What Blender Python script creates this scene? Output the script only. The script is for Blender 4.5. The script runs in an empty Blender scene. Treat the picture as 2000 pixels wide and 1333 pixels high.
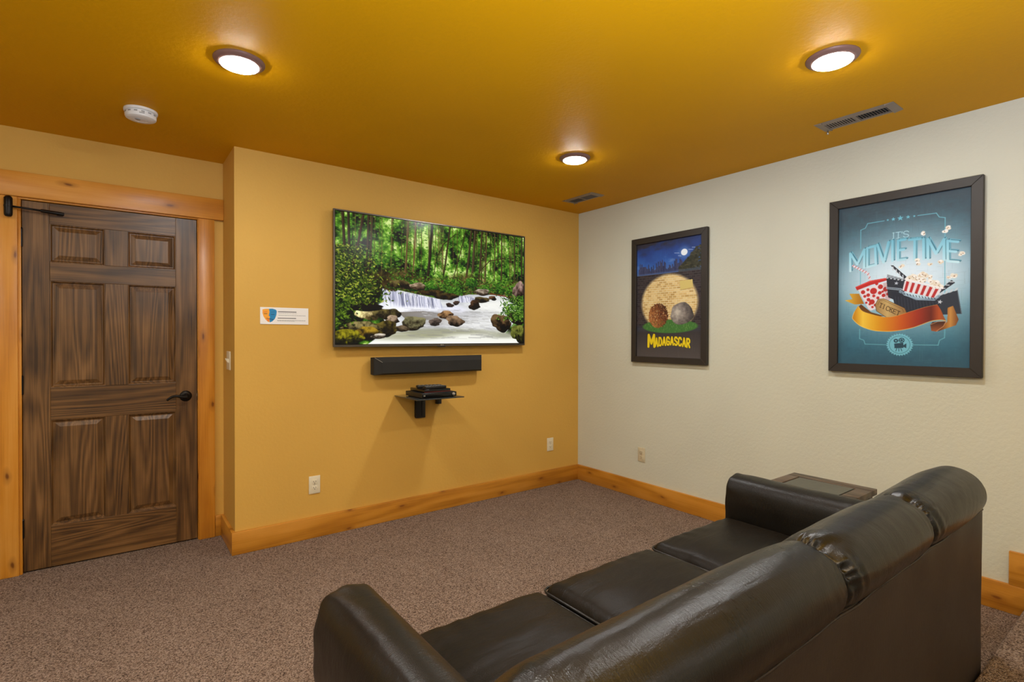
import bpy, bmesh, math, random
import numpy as np
from mathutils import Vector, Matrix, noise as mnoise

random.seed(7)
rng = np.random.default_rng(7)
SC = bpy.context.scene
COL = SC.collection
PI = math.pi

# ------------------------------------------------------------------ camera, world, exposure
CAM = Vector((-3.4077, -3.5065, 1.3112))
YAW, PITCH, ROLL = 0.924973, -0.00876, 0.0024
fw = Vector((math.cos(YAW) * math.cos(PITCH), math.sin(YAW) * math.cos(PITCH), math.sin(PITCH)))
rt = Vector((math.sin(YAW), -math.cos(YAW), 0))
up = rt.cross(fw)
rt, up = math.cos(ROLL) * rt + math.sin(ROLL) * up, -math.sin(ROLL) * rt + math.cos(ROLL) * up
cam = bpy.data.cameras.new('camera')
cam.sensor_width = 36.0
cam.lens = 36.0 * 1028.03 / 2000.0
cam.clip_start = 0.02
cam_ob = bpy.data.objects.new('camera', cam)
COL.objects.link(cam_ob)
cam_ob.matrix_world = Matrix(((rt.x, up.x, -fw.x, CAM.x), (rt.y, up.y, -fw.y, CAM.y), (rt.z, up.z, -fw.z, CAM.z), (0, 0, 0, 1)))
SC.camera = cam_ob

world = bpy.data.worlds.new('world')
world.use_nodes = True
world.node_tree.nodes['Background'].inputs[0].default_value = (0.02, 0.018, 0.015, 1)
world.node_tree.nodes['Background'].inputs[1].default_value = 0.2
SC.world = world
vs = SC.view_settings
vs.view_transform = 'Standard'
vs.look = 'None'
vs.gamma = 1.0
vs.use_curve_mapping = False
vs.exposure = 0.2
LAMP = 236.0                    # radiance of the round ceiling lights
LAMP_COLOR = (0.975, 0.99, 0.99)
# unseen lamp added to stand in for the photographer's flash, bounced off the ceiling behind the camera
fl = bpy.data.lights.new('bounce_fill', 'AREA')
fl.shape = 'DISK'
fl.size = 0.5
fl.energy = 100.0
fl.color = (0.88, 1.0, 1.24)
fl_ob = bpy.data.objects.new('bounce_fill', fl)
COL.objects.link(fl_ob)
fl_ob.location = (-2.9, -3.8, 1.15)
fl_ob.rotation_euler = Vector((0, -.05, 1)).to_track_quat('-Z', 'Y').to_euler()

# ------------------------------------------------------------------ helpers
H = 2.44            # ceiling height
XL = -2.8395        # left end of the television wall
YD = 0.407          # plane of the door wall
YP = -3.04          # front edge of the raised platform
ZP = 0.165          # height of the raised platform


def lin(c):
    if isinstance(c, str):
        c = [int(c[i:i + 2], 16) / 255 for i in (0, 2, 4)]
    return tuple((x / 12.92 if x <= .04045 else ((x + .055) / 1.055) ** 2.4) for x in c)


def wloc(o):
    v = Vector((0, 0, 0))
    while o:
        v += o.location
        o = o.parent
    return v


def obj(name, bm, mat, parent=None, smooth=False, kind=None):
    me = bpy.data.meshes.new(name)
    if parent:
        bmesh.ops.translate(bm, verts=bm.verts, vec=-wloc(parent))
    bmesh.ops.recalc_face_normals(bm, faces=bm.faces)
    if smooth:
        for f in bm.faces:
            f.smooth = True
        if smooth is not True:
            for e in bm.edges:
                if len(e.link_faces) == 2 and e.calc_face_angle(0) > math.radians(smooth):
                    e.smooth = False
    bm.to_mesh(me)
    bm.free()
    if mat:
        me.materials.append(mat)
    o = bpy.data.objects.new(name, me)
    COL.objects.link(o)
    if parent:
        o.parent = parent
    if kind:
        o['kind'] = kind
    return o


def thing(name, label, cat, loc=(0, 0, 0), group=None):
    o = bpy.data.objects.new(name, None)
    o.empty_display_size = .05
    COL.objects.link(o)
    o.location = loc
    tag(o, label, cat, group)
    return o


def tag(o, label, cat, group=None):
    o['label'] = label
    o['category'] = cat
    if group:
        o['group'] = group
    return o


def copy_part(o, parent, off=(0, 0, 0)):
    c = o.copy()
    COL.objects.link(c)
    c.parent = parent
    c.location = o.location + Vector(off)
    return c


def B():
    return bmesh.new()


def box(bm, x0, x1, y0, y1, z0, z1, bev=0.0, seg=2):
    t = bmesh.new()
    bmesh.ops.create_cube(t, size=1)
    for v in t.verts:
        v.co = Vector(((x0 + x1) / 2 + v.co.x * (x1 - x0), (y0 + y1) / 2 + v.co.y * (y1 - y0), (z0 + z1) / 2 + v.co.z * (z1 - z0)))
    if bev:
        bmesh.ops.bevel(t, geom=t.edges[:], offset=bev, segments=seg, affect='EDGES', profile=.5)
    me = bpy.data.meshes.new('tmp')
    t.to_mesh(me)
    t.free()
    bm.from_mesh(me)
    bpy.data.meshes.remove(me)
    return bm


def boxo(name, mat, parent, x0, x1, y0, y1, z0, z1, bev=0.0, seg=2, kind=None):
    return obj(name, box(B(), x0, x1, y0, y1, z0, z1, bev, seg), mat, parent, smooth=(30 if bev else False), kind=kind)


def lathe(bm, prof, origin, axis='z', n=40, cap=True):
    """prof: list of (r, h); spun about the axis through origin."""
    o = Vector(origin)
    rings = []
    for r, h in prof:
        ring = []
        for i in range(n):
            a = 2 * PI * i / n
            c, s = r * math.cos(a), r * math.sin(a)
            p = {'z': (c, s, h), 'y': (c, h, s), 'x': (h, c, s)}[axis]
            ring.append(bm.verts.new(o + Vector(p)))
        rings.append(ring)
    for a, b in zip(rings, rings[1:]):
        for i in range(n):
            bm.faces.new((a[i], a[(i + 1) % n], b[(i + 1) % n], b[i]))
    if cap:
        for ring in (rings[0], rings[-1]):
            bm.faces.new(ring)
    return bm


def tube(bm, pts, rad, n=10, closed=False):
    pts = [Vector(tuple(float(q) for q in p)) for p in pts]
    m = len(pts)
    rs = [float(q) for q in rad] if isinstance(rad, (list, tuple)) else [rad] * m
    rings = []
    ref = None
    for i, p in enumerate(pts):
        if closed:
            t = pts[(i + 1) % m] - pts[i - 1]
        else:
            t = pts[min(i + 1, m - 1)] - pts[max(i - 1, 0)]
        t.normalize()
        if ref is None:
            ref = Vector((0, 0, 1)) if abs(t.z) < .9 else Vector((1, 0, 0))
        a = t.cross(ref).normalized()
        b = a.cross(t).normalized()
        ref = b
        rings.append([bm.verts.new(p + rs[i] * (math.cos(2 * PI * k / n) * a + math.sin(2 * PI * k / n) * b)) for k in range(n)])
    for i in range(m if closed else m - 1):
        A, Bq = rings[i], rings[(i + 1) % m]
        for k in range(n):
            bm.faces.new((A[k], A[(k + 1) % n], Bq[(k + 1) % n], Bq[k]))
    if not closed:
        bm.faces.new(rings[0])
        bm.faces.new(rings[-1])
    return bm


def prism(bm, poly, axis, a, b):
    """extrude a 2-D polygon along an axis. axis x: (y,z); y: (x,z); z: (x,y)"""
    def P(u, v, w):
        return {'x': (w, u, v), 'y': (u, w, v), 'z': (u, v, w)}[axis]
    lo = [bm.verts.new(P(u, v, a)) for u, v in poly]
    hi = [bm.verts.new(P(u, v, b)) for u, v in poly]
    n = len(poly)
    bm.faces.new(lo)
    bm.faces.new(hi)
    for i in range(n):
        bm.faces.new((lo[i], lo[(i + 1) % n], hi[(i + 1) % n], hi[i]))
    return bm


def spline(pts, per=5, closed=True):
    pts = [np.array(p, float) for p in pts]
    n = len(pts)
    out = []
    rngi = range(n) if closed else range(n - 1)
    for i in rngi:
        if closed:
            p0, p1, p2, p3 = pts[i - 1], pts[i], pts[(i + 1) % n], pts[(i + 2) % n]
        else:
            p0, p1, p2, p3 = pts[max(i - 1, 0)], pts[i], pts[i + 1], pts[min(i + 2, n - 1)]
        for k in range(per):
            t = k / per
            out.append(.5 * (2 * p1 + (p2 - p0) * t + (2 * p0 - 5 * p1 + 4 * p2 - p3) * t * t + (3 * p1 - p0 - 3 * p2 + p3) * t ** 3))
    if not closed:
        out.append(pts[-1])
    return np.array(out)


# ------------------------------------------------------------------ materials
class NT:
    def __init__(s, name):
        s.m = bpy.data.materials.new(name)
        s.m.use_nodes = True
        s.t = s.m.node_tree
        s.bsdf = s.t.nodes['Principled BSDF']

    def n(s, kind, **kw):
        nd = s.t.nodes.new(kind)
        for k, v in kw.items():
            if k.startswith('i_'):
                key = k[2:].replace('_', ' ')
                key = int(key) if key.isdigit() else key
                nd.inputs[key].default_value = v
            else:
                setattr(nd, k, v)
        return nd

    def l(s, a, b):
        s.t.links.new(a, b)

    def ramp(s, fac, stops, interp='LINEAR'):
        r = s.n('ShaderNodeValToRGB')
        r.color_ramp.interpolation = interp
        e = r.color_ramp.elements
        while len(e) > 1:
            e.remove(e[-1])
        e[0].position, e[0].color = stops[0][0], (*stops[0][1], 1)
        for p, c in stops[1:]:
            x = e.new(p)
            x.color = (*c, 1)
        s.l(fac, r.inputs[0])
        return r.outputs[0]

    def math(s, op, a, b=None):
        nd = s.n('ShaderNodeMath', operation=op)
        for i, v in enumerate((a, b)):
            if v is None:
                continue
            if isinstance(v, (int, float)):
                nd.inputs[i].default_value = v
            else:
                s.l(v, nd.inputs[i])
        return nd.outputs[0]

    def mix(s, f, a, b, blend='MIX'):
        nd = s.n('ShaderNodeMix', data_type='RGBA', blend_type=blend)
        for i, v in ((0, f), (6, a), (7, b)):
            if isinstance(v, (int, float)):
                nd.inputs[i].default_value = v
            elif isinstance(v, tuple):
                nd.inputs[i].default_value = (*v, 1)
            else:
                s.l(v, nd.inputs[i])
        return nd.outputs[2]

    def bump(s, h, strength, dist):
        b = s.n('ShaderNodeBump')
        b.inputs['Strength'].default_value = strength
        b.inputs['Distance'].default_value = dist
        s.l(h, b.inputs['Height'])
        s.l(b.outputs[0], s.bsdf.inputs['Normal'])

    def coords(s, scale=(1, 1, 1), rand=0.0):
        tc = s.n('ShaderNodeTexCoord')
        out = tc.outputs['Object']
        if rand:
            oi = s.n('ShaderNodeObjectInfo')
            c = s.n('ShaderNodeCombineXYZ')
            for i, k in enumerate((rand, rand * 1.7, rand * 2.3)):
                s.l(s.math('MULTIPLY', oi.outputs['Random'], k), c.inputs[i])
            v = s.n('ShaderNodeVectorMath', operation='ADD')
            s.l(out, v.inputs[0])
            s.l(c.outputs[0], v.inputs[1])
            out = v.outputs[0]
        mp = s.n('ShaderNodeMapping')
        mp.inputs['Scale'].default_value = scale
        s.l(out, mp.inputs['Vector'])
        return mp.outputs[0]

    def noise(s, co, scale, detail=3, rough=.5, dist=0.0):
        nd = s.n('ShaderNodeTexNoise')
        nd.inputs['Scale'].default_value = scale
        nd.inputs['Detail'].default_value = detail
        nd.inputs['Roughness'].default_value = rough
        nd.inputs['Distortion'].default_value = dist
        s.l(co, nd.inputs['Vector'])
        return nd.outputs['Fac']


def plain(name, color, rough=.5, metal=0.0, bump=None, spec=None, coat=0.0):
    t = NT(name)
    c = lin(color)
    co = t.coords()
    n = t.noise(co, 12, 3)
    dark = tuple(x * .88 for x in c)
    t.l(t.ramp(n, [(.3, dark), (.7, c)]), t.bsdf.inputs['Base Color'])
    t.bsdf.inputs['Roughness'].default_value = rough
    t.bsdf.inputs['Metallic'].default_value = metal
    if spec is not None:
        t.bsdf.inputs['Specular IOR Level'].default_value = spec
    if coat:
        t.bsdf.inputs['Coat Weight'].default_value = coat
        t.bsdf.inputs['Coat Roughness'].default_value = .12
    if bump:
        t.bump(t.noise(co, bump[0], 3), bump[1], bump[2])
    return t.m


def paint(name, color, rough=.6, var=.05, spec=.3):
    t = NT(name)
    c = lin(color)
    co = t.coords()
    big = t.noise(co, 1.3, 2)
    t.l(t.ramp(big, [(.3, tuple(x * (1 - var) for x in c)), (.7, tuple(x * (1 + var * .5) for x in c))]), t.bsdf.inputs['Base Color'])
    t.bsdf.inputs['Roughness'].default_value = rough
    t.bsdf.inputs['Specular IOR Level'].default_value = spec
    a = t.noise(co, 55, 4, .55)
    t.bump(a, .35, .004)
    return t.m


def wood(name, light, mid, dark, axis, ring=22.0, contrast=(.25, .75), knots=True, rough=.42, stretch=9.0, knot_color=None, coat=.0, streak=.35, blotch=.25, fgain=1.0):
    """grain runs along axis; contour lines of a stretched noise give cathedral figure, voronoi cells give knots"""
    t = NT(name)
    L, M, D = lin(light), lin(mid), lin(dark)
    sc = {'x': (1 / stretch * 2.2, 2.2, 2.2), 'y': (2.2, 1 / stretch * 2.2, 2.2), 'z': (2.2, 2.2, 1 / stretch * 2.2)}[axis]
    co = t.coords(sc, rand=7.0)
    n = t.noise(co, 2.2, 2, .45, .3)
    rings = t.math('SINE', t.math('MULTIPLY', n, ring * 6.283))
    rings = t.math('ADD', t.math('MULTIPLY', rings, .5), .5)
    fs = {'x': (3, 160, 160), 'y': (160, 3, 160), 'z': (160, 160, 3)}[axis]
    cf = t.coords(fs, rand=5.0)
    fine = t.noise(cf, 1.0, 3, .6)
    fine = t.math('ADD', t.math('MULTIPLY', t.math('SUBTRACT', fine, .5), fgain), .5)
    f = t.math('ADD', t.math('MULTIPLY', rings, 1 - streak), t.math('MULTIPLY', fine, streak))
    big = t.noise(t.coords((1.5, 1.5, 1.5), rand=3.0), 2.0, 3)
    f = t.math('ADD', f, t.math('MULTIPLY', t.math('SUBTRACT', big, .5), blotch * 2))
    col = t.ramp(f, [(contrast[0], D), ((contrast[0] + contrast[1]) / 2, M), (contrast[1], L)])
    if knots:
        ck = t.coords((1, 1, 1), rand=11.0)
        nd_ = t.n('ShaderNodeTexNoise', i_Scale=14.0)
        t.l(ck, nd_.inputs['Vector'])
        sep = t.n('ShaderNodeSeparateXYZ')
        va = t.n('ShaderNodeVectorMath', operation='MULTIPLY_ADD')
        t.l(nd_.outputs['Color'], va.inputs[0])
        va.inputs[1].default_value = (.022, .022, .022)
        t.l(ck, va.inputs[2])
        t.l(va.outputs[0], sep.inputs[0])
        cb_ = t.n('ShaderNodeCombineXYZ')
        al_, ac_ = {'x': (0, 2), 'y': (1, 2), 'z': (2, 0)}[axis]
        t.l(t.math('MULTIPLY', sep.outputs[al_], 2.6), cb_.inputs[0])
        t.l(t.math('MULTIPLY', sep.outputs[ac_], 7.0), cb_.inputs[1])
        vo = t.n('ShaderNodeTexVoronoi', voronoi_dimensions='2D')
        vo.inputs['Scale'].default_value = 1.0
        t.l(cb_.outputs[0], vo.inputs['Vector'])
        km = t.ramp(vo.outputs['Distance'], [(.025, (.9, .9, .9)), (.06, (.35, .35, .35)), (.15, (0, 0, 0))])
        col = t.mix(km, col, lin(knot_color or dark))
    t.l(col, t.bsdf.inputs['Base Color'])
    t.bsdf.inputs['Roughness'].default_value = rough
    if coat:
        t.bsdf.inputs['Coat Weight'].default_value = coat
        t.bsdf.inputs['Coat Roughness'].default_value = .25
    t.bump(f, .12, .002)
    return t.m


def leather(name, color, color2, rough=.36, crease=1.0, spec=.5, fs=(260, 35, 35)):
    t = NT(name)
    co = t.coords(rand=2.0)
    n = t.noise(co, 3.5, 5, .6)
    fine = t.noise(t.coords(fs, rand=2.0), 1.0, 4, .65)
    f = t.math('ADD', t.math('MULTIPLY', n, .7), t.math('MULTIPLY', fine, .3))
    t.l(t.ramp(f, [(.35, lin(color)), (.68, lin(color2))]), t.bsdf.inputs['Base Color'])
    r = t.ramp(f, [(.3, (rough - .06,) * 3), (.7, (rough + .1,) * 3)])
    t.l(r, t.bsdf.inputs['Roughness'])
    t.bsdf.inputs['Specular IOR Level'].default_value = spec
    cr = t.noise(t.coords((5, 22, 14), rand=2.0), 1.0, 4, .55, .6)
    vo = t.n('ShaderNodeTexVoronoi')
    vo.inputs['Scale'].default_value = 380
    t.l(co, vo.inputs['Vector'])
    h = t.math('ADD', t.math('MULTIPLY', cr, crease), t.math('MULTIPLY', vo.outputs['Distance'], .10))
    h = t.math('ADD', h, t.math('MULTIPLY', fine, .36))
    t.bump(h, .35, .006)
    return t.m


def carpet_mat(name, dark, mid, light):
    t = NT(name)
    co = t.coords()
    vo = t.n('ShaderNodeTexVoronoi')
    vo.inputs['Scale'].default_value = 240
    t.l(co, vo.inputs['Vector'])
    sep = t.n('ShaderNodeSeparateColor')
    t.l(vo.outputs['Color'], sep.inputs[0])
    big = t.noise(co, 3.0, 3)
    n2 = t.noise(co, 130, 2, .6)
    f = t.math('ADD', t.math('MULTIPLY', sep.outputs[0], .55), t.math('MULTIPLY', n2, .45))
    f = t.math('ADD', f, t.math('MULTIPLY', t.math('SUBTRACT', big, .5), .12))
    t.l(t.ramp(f, [(.2, lin(dark)), (.45, lin(mid)), (.8, lin(light))]), t.bsdf.inputs['Base Color'])
    t.bsdf.inputs['Roughness'].default_value = .95
    t.bsdf.inputs['Specular IOR Level'].default_value = .1
    t.bump(t.math('SUBTRACT', 1.0, vo.outputs['Distance']), .8, .006)
    return t.m


def print_mat(name, rough=.5, emit=0.0, gain=1.0, weave=False, spec=.5):
    t = NT(name)
    at = t.n('ShaderNodeAttribute', attribute_name='ink')
    col = at.outputs['Color']
    if gain != 1.0:
        col = t.mix(1.0, col, (gain * .94, gain, gain * 1.14), 'MULTIPLY')
    t.bsdf.inputs['Roughness'].default_value = rough
    t.bsdf.inputs['Specular IOR Level'].default_value = spec
    if emit:
        t.bsdf.inputs['Base Color'].default_value = (.01, .01, .01, 1)
        t.l(col, t.bsdf.inputs['Emission Color'])
        t.bsdf.inputs['Emission Strength'].default_value = emit
    else:
        t.l(col, t.bsdf.inputs['Base Color'])
    if weave:
        w = t.n('ShaderNodeTexNoise')
        w.inputs['Scale'].default_value = 500
        t.bump(w.outputs['Fac'], .2, .001)
    return t.m


M = {}
M['wall_gold'] = paint('gold_wall_paint', 'd4a74f', .62)
M['wall_cream'] = paint('cream_wall_paint', 'cfd0bf', .6)
M['ceiling'] = paint('amber_ceiling_paint', 'cf9400', .6, spec=.15)
for ax in 'xyz':
    M['base_' + ax] = wood('honey_pine_base_' + ax, 'ce9038', 'c08124', 'a26514', ax, ring=6, contrast=(.02, .98), knot_color='7a420f', rough=.4, coat=.12, streak=.5, blotch=.4, fgain=1.6)
    M['pine_' + ax] = wood('honey_pine_' + ax, 'dc9c42', 'd08b2a', 'b26e18', ax, ring=5, contrast=(.02, .98), knot_color='6a370c', rough=.38, coat=.15, streak=.5, blotch=.35, fgain=1.5)
    M['door_' + ax] = wood('walnut_stained_pine_' + ax, '825e36', '624422', '382310', ax, ring=20, contrast=(.08, 1.0), knots=False, rough=.4, coat=.1, streak=.58, blotch=.5, stretch=13, fgain=2.0)
M['carpet'] = carpet_mat('brown_tweed_carpet', '41342c', '7e695b', 'a99688')
M['leather'] = leather('black_leather', '0b0a08', '13110e', .29, .8, .42)
M['leather_arm'] = leather('black_arm_leather', '0f0d0a', '181510', .34, .8, .36, (35, 260, 35))
M['leather_seat'] = leather('black_seat_leather', '0f0b06', '1a140b', .42, 1.6, .22, (60, 60, 25))
M['leather_back'] = leather('brown_lit_leather', '261f1a', '332b24', .48, .5, .35)  # leather again, its brownish lit look put into the base colour
M['piping'] = plain('black_piping', '16130f', .4)
M['black_plastic'] = plain('black_plastic', '191817', .45)
M['black_gloss'] = plain('gloss_black_plastic', '0d0d0e', .15)
M['black_metal'] = plain('black_metal', '1b1815', .38, .6)
M['gun_metal'] = plain('gunmetal_bezel', '6a645e', .35, .9)
M['fabric_black'] = plain('black_speaker_cloth', '23221f', .85, bump=(900, .6, .001))
M['bronze'] = plain('oil_rubbed_bronze', '86645a', .42, .2)
M['taupe'] = plain('taupe_register_metal', '8d7d6c', .5, .1)
M['dark_void'] = plain('opening_shade', '0c0a08', .9)  # shade inside openings put in as a near-black colour
M['ivory'] = plain('ivory_plastic', 'e6dcc0', .4)
M['almond'] = plain('almond_plastic', 'd2c6a6', .4)
M['white_plastic'] = plain('white_plastic', 'e6e4e0', .45)
M['grey_plastic'] = plain('grey_plastic', '9a9a98', .5)
M['frame'] = plain('dark_brown_frame', '2c2621', .5)
M['slot'] = plain('outlet_slot', '3a342a', .7)
M['silver'] = plain('silver_metal', 'c8c6c2', .3, .9)
M['red'] = plain('dark_red_plastic', '5a1a16', .3)
M['table_wood'] = wood('espresso_wood', '5a493b', '4a3c31', '362b22', 'y', ring=9, knots=False, rough=.42)
M['slate'] = plain('green_grey_slate', '55564d', .55, bump=(30, .5, .003))
M['table_line'] = plain('dark_joint', '1c140f', .7)
M['paper'] = plain('white_card', 'eeece8', .6)


def lamp_mat():
    t = NT('lit_diffuser')
    t.bsdf.inputs['Base Color'].default_value = (.9, .85, .75, 1)
    t.bsdf.inputs['Emission Color'].default_value = (*LAMP_COLOR, 1)
    t.bsdf.inputs['Emission Strength'].default_value = LAMP
    return t.m


M['lamp'] = lamp_mat()


def glass_mat():
    t = NT('smoked_glass')
    t.bsdf.inputs['Base Color'].default_value = (.05, .055, .055, 1)
    t.bsdf.inputs['Roughness'].default_value = .06
    t.bsdf.inputs['Transmission Weight'].default_value = .35
    return t.m


M['glass'] = glass_mat()

# ------------------------------------------------------------------ structure
XW, YB, T = -5.6, -7.0, .12      # left wall, rear wall, thickness
boxo('floor', M['carpet'], None, XW - T, T, YP - .3, YD + .35, -.1, 0, kind='structure')
boxo('floor_platform', M['carpet'], None, XW - T, -.001, YB - T, YP, .0, ZP, .012, 3, kind='structure')
boxo('ceiling', M['ceiling'], None, XW - T, T, YB - T, YD + .35, H, H + .1, kind='structure')
boxo('wall_back', M['wall_gold'], None, XL, T, 0, YD - .001, 0, H, kind='structure')
boxo('wall_right', M['wall_cream'], None, 0, T, YB - T, 0, 0, H, kind='structure')
boxo('wall_left', M['wall_cream'], None, XW - T, XW, YB - T, YD + .12, 0, H, kind='structure')
boxo('wall_front', M['wall_cream'], None, XW, 0, YB - T, YB, ZP, H, kind='structure')
# door wall with its opening: an upside-down U
DX0, DX1, DZ0, DZ1 = -3.814, -2.990, .008, 2.050
ox0, ox1, oz = DX0 - .022, DX1 + .022, DZ1 + .022
obj('wall_alcove', prism(B(), [(XW, 0), (ox0, 0), (ox0, oz), (ox1, oz), (ox1, 0), (XL, 0), (XL, H), (XW, H)], 'y', YD, YD + .12), M['wall_gold'], kind='structure')
# unseen blind backing behind the closed door keeps the gap dark
boxo('door_gap_backing', M['dark_void'], None, ox0 - .1, ox1 + .1, YD + .125, YD + .15, 0, oz + .1, kind='structure')


def board(name, axis, x0, x1, y0, y1, z0, z1, bev=.003):
    return boxo(name, M[('base_' if name.startswith('base') else 'pine_') + axis], None, x0, x1, y0, y1, z0, z1, bev, 2, kind='structure')


BH, BT = .136, .02
board('baseboard_back', 'x', XL - BT, -BT + .0005, -BT, 0, 0, BH)
board('baseboard_right', 'y', -BT, 0, YP + .001, 0, 0, BH)
board('baseboard_return', 'y', XL - BT, XL, .0005, YD - BT, 0, BH)
board('baseboard_alcove', 'x', -2.891, XL - .0005, YD - BT + .0005, YD, 0, BH)
board('baseboard_platform', 'y', -BT + .001, 0, YB, -2.938, BH + .0005, .296)
board('baseboard_left', 'y', XW, XW + BT, YP, YD, 0, BH)
board('baseboard_door', 'x', XW + BT, -3.925, YD - BT, YD, 0, BH)
# casings, head casing, jambs
board('trim_1', 'z', -3.921, -3.830, YD - .024, YD, 0, 2.062)
board('trim_2', 'z', -2.984, -2.892, YD - .024, YD, 0, 2.062)
board('trim_3', 'x', -3.99, XL - .001, YD - .034, YD, 2.0625, 2.197)
board('trim_4', 'z', DX0 - .022, DX0 - .003, YD - .012, YD + .1, 0, DZ1 + .003, .001)
board('trim_5', 'z', DX1 + .003, DX1 + .022, YD - .012, YD + .1, 0, DZ1 + .003, .001)
board('trim_6', 'x', DX0 - .022, DX1 + .022, YD - .012, YD + .1, DZ1 + .0035, DZ1 + .022, .001)

# ------------------------------------------------------------------ door
door = bpy.data.objects.new('door_1', None)
COL.objects.link(door)
door.location = ((DX0 + DX1) / 2, YD, 0)
door['kind'] = 'structure'
YF = YD + .002          # front face of the slab
YK = YF + .036
cx = [DX0, -3.700, -3.455, -3.347, -3.103, DX1]
rz = [DZ0, .237, .834, 1.016, 1.617, 1.722, 1.937, DZ1]


def dpart(name, ax, x0, x1, z0, z1):
    return boxo(name, M['door_' + ax], door, x0, x1, YF, YK, z0, z1, .0012, 1)


dpart('stile', 'z', cx[0], cx[1], DZ0, DZ1)
dpart('stile', 'z', cx[4], cx[5], DZ0, DZ1)
for a, b in ((0, 1), (2, 3), (4, 5), (6, 7)):
    dpart('rail', 'x', cx[1] + .0004, cx[4] - .0004, rz[a], rz[b])
for a, b in ((1, 2), (3, 4), (5, 6)):
    dpart('mullion', 'z', cx[2], cx[3], rz[a] + .0004, rz[b] - .0004)


def raised_panel(x0, x1, z0, z1):
    bm = B()
    rings = []
    for ins, d in ((0, .001), (.003, .0015), (.007, .006), (.011, .012), (.016, .0125), (.018, .011), (.040, .003), (.043, .003)):
        rings.append([bm.verts.new((x, YF + d, z)) for x, z in ((x0 + ins, z0 + ins), (x1 - ins, z0 + ins), (x1 - ins, z1 - ins), (x0 + ins, z1 - ins))])
    for a, b in zip(rings, rings[1:]):
        for i in range(4):
            bm.faces.new((a[i], a[(i + 1) % 4], b[(i + 1) % 4], b[i]))
    bm.faces.new(rings[-1])
    back = [bm.verts.new((v.co.x, YK - .004, v.co.z)) for v in rings[0]]
    for i in range(4):
        bm.faces.new((rings[0][i], rings[0][(i + 1) % 4], back[(i + 1) % 4], back[i]))
    bm.faces.new(back)
    return obj('panel', bm, M['door_z'], door)


for a, b in ((1, 2), (3, 4), (5, 6)):
    for c, d in ((1, 2), (3, 4)):
        raised_panel(cx[c] + .0004, cx[d] - .0004, rz[a] + .0004, rz[b] - .0004)
for z in (.245, 1.035, 1.845):
    bm = B()
    lathe(bm, [(.0065, -.048), (.0065, .048)], (DX0 - .002, YF - .006, z), 'z', 14)
    lathe(bm, [(.004, .048), (.0075, .050), (.004, .056)], (DX0 - .002, YF - .006, z), 'z', 14)
    h_ = obj('hinge', bm, M['black_metal'], door, smooth=40)
# lever handle with its rose
hx, hz = -3.052, .928
hd = obj('handle', lathe(B(), [(.033, 0), (.034, -.004), (.031, -.008), (.024, -.011), (.017, -.012), (.013, -.016), (.012, -.045), (.009, -.05)], (hx, YF, hz), 'y', 28), M['black_metal'], door, smooth=35)
lev = spline([(hx + .006, YF - .045, hz - .004), (hx - .02, YF - .049, hz - .002), (hx - .05, YF - .050, hz + .006), (hx - .075, YF - .049, hz + .003), (hx - .095, YF - .046, hz - .010), (hx - .102, YF - .044, hz - .018)], 5, False)
obj('lever', tube(B(), lev, list(np.linspace(.0095, .0065, len(lev))), 12), M['black_metal'], hd, smooth=True)
obj('strike_plate', box(B(), DX1 + .0005, DX1 + .0045, YF - .004, YF + .03, hz - .03, hz + .03), M['black_metal'], door)
obj('latch', box(B(), DX1 - .001, DX1 + .002, YF + .0, YF + .012, hz - .006, hz + .012), M['silver'], door)

# spring door closer
cl = thing('door_closer', 'black spring door closer at the top hinge corner of the brown door', 'door closer', (-3.862, YD - .024, 1.95))
cb = lathe(B(), [(.004, -.056), (.012, -.054), (.017, -.046), (.018, -.036), (.018, -.002), (.0195, -.0015), (.0195, .006), (.018, .0065), (.018, .044), (.014, .052), (.008, .057), (.003, .058)], (-3.862, YD - .046, 2.0), 'z', 24)
obj('barrel', cb, M['black_metal'], cl, smooth=40)
boxo('mounting_plate', M['black_metal'], cl, -3.874, -3.850, YD - .036, YD - .0245, 1.956, 2.044, .003)
obj('arm', tube(B(), [(-3.846, YD - .046, 2.002), (-3.80, YD - .043, 2.0), (-3.72, YD - .036, 1.996)], .0055, 10), M['black_metal'], cl, smooth=True)
obj('sleeve', tube(B(), [(-3.735, YD - .038, 1.997), (-3.73, YD - .037, 1.9965), (-3.66, YD - .030, 1.993), (-3.635, YD - .027, 1.992)], [.006, .0095, .0095, .008], 12), M['black_metal'], cl, smooth=40)
boxo('foot', M['black_metal'], cl, -3.668, -3.640, YD - .022, YF - .0005, 1.984, 2.001, .002)

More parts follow.
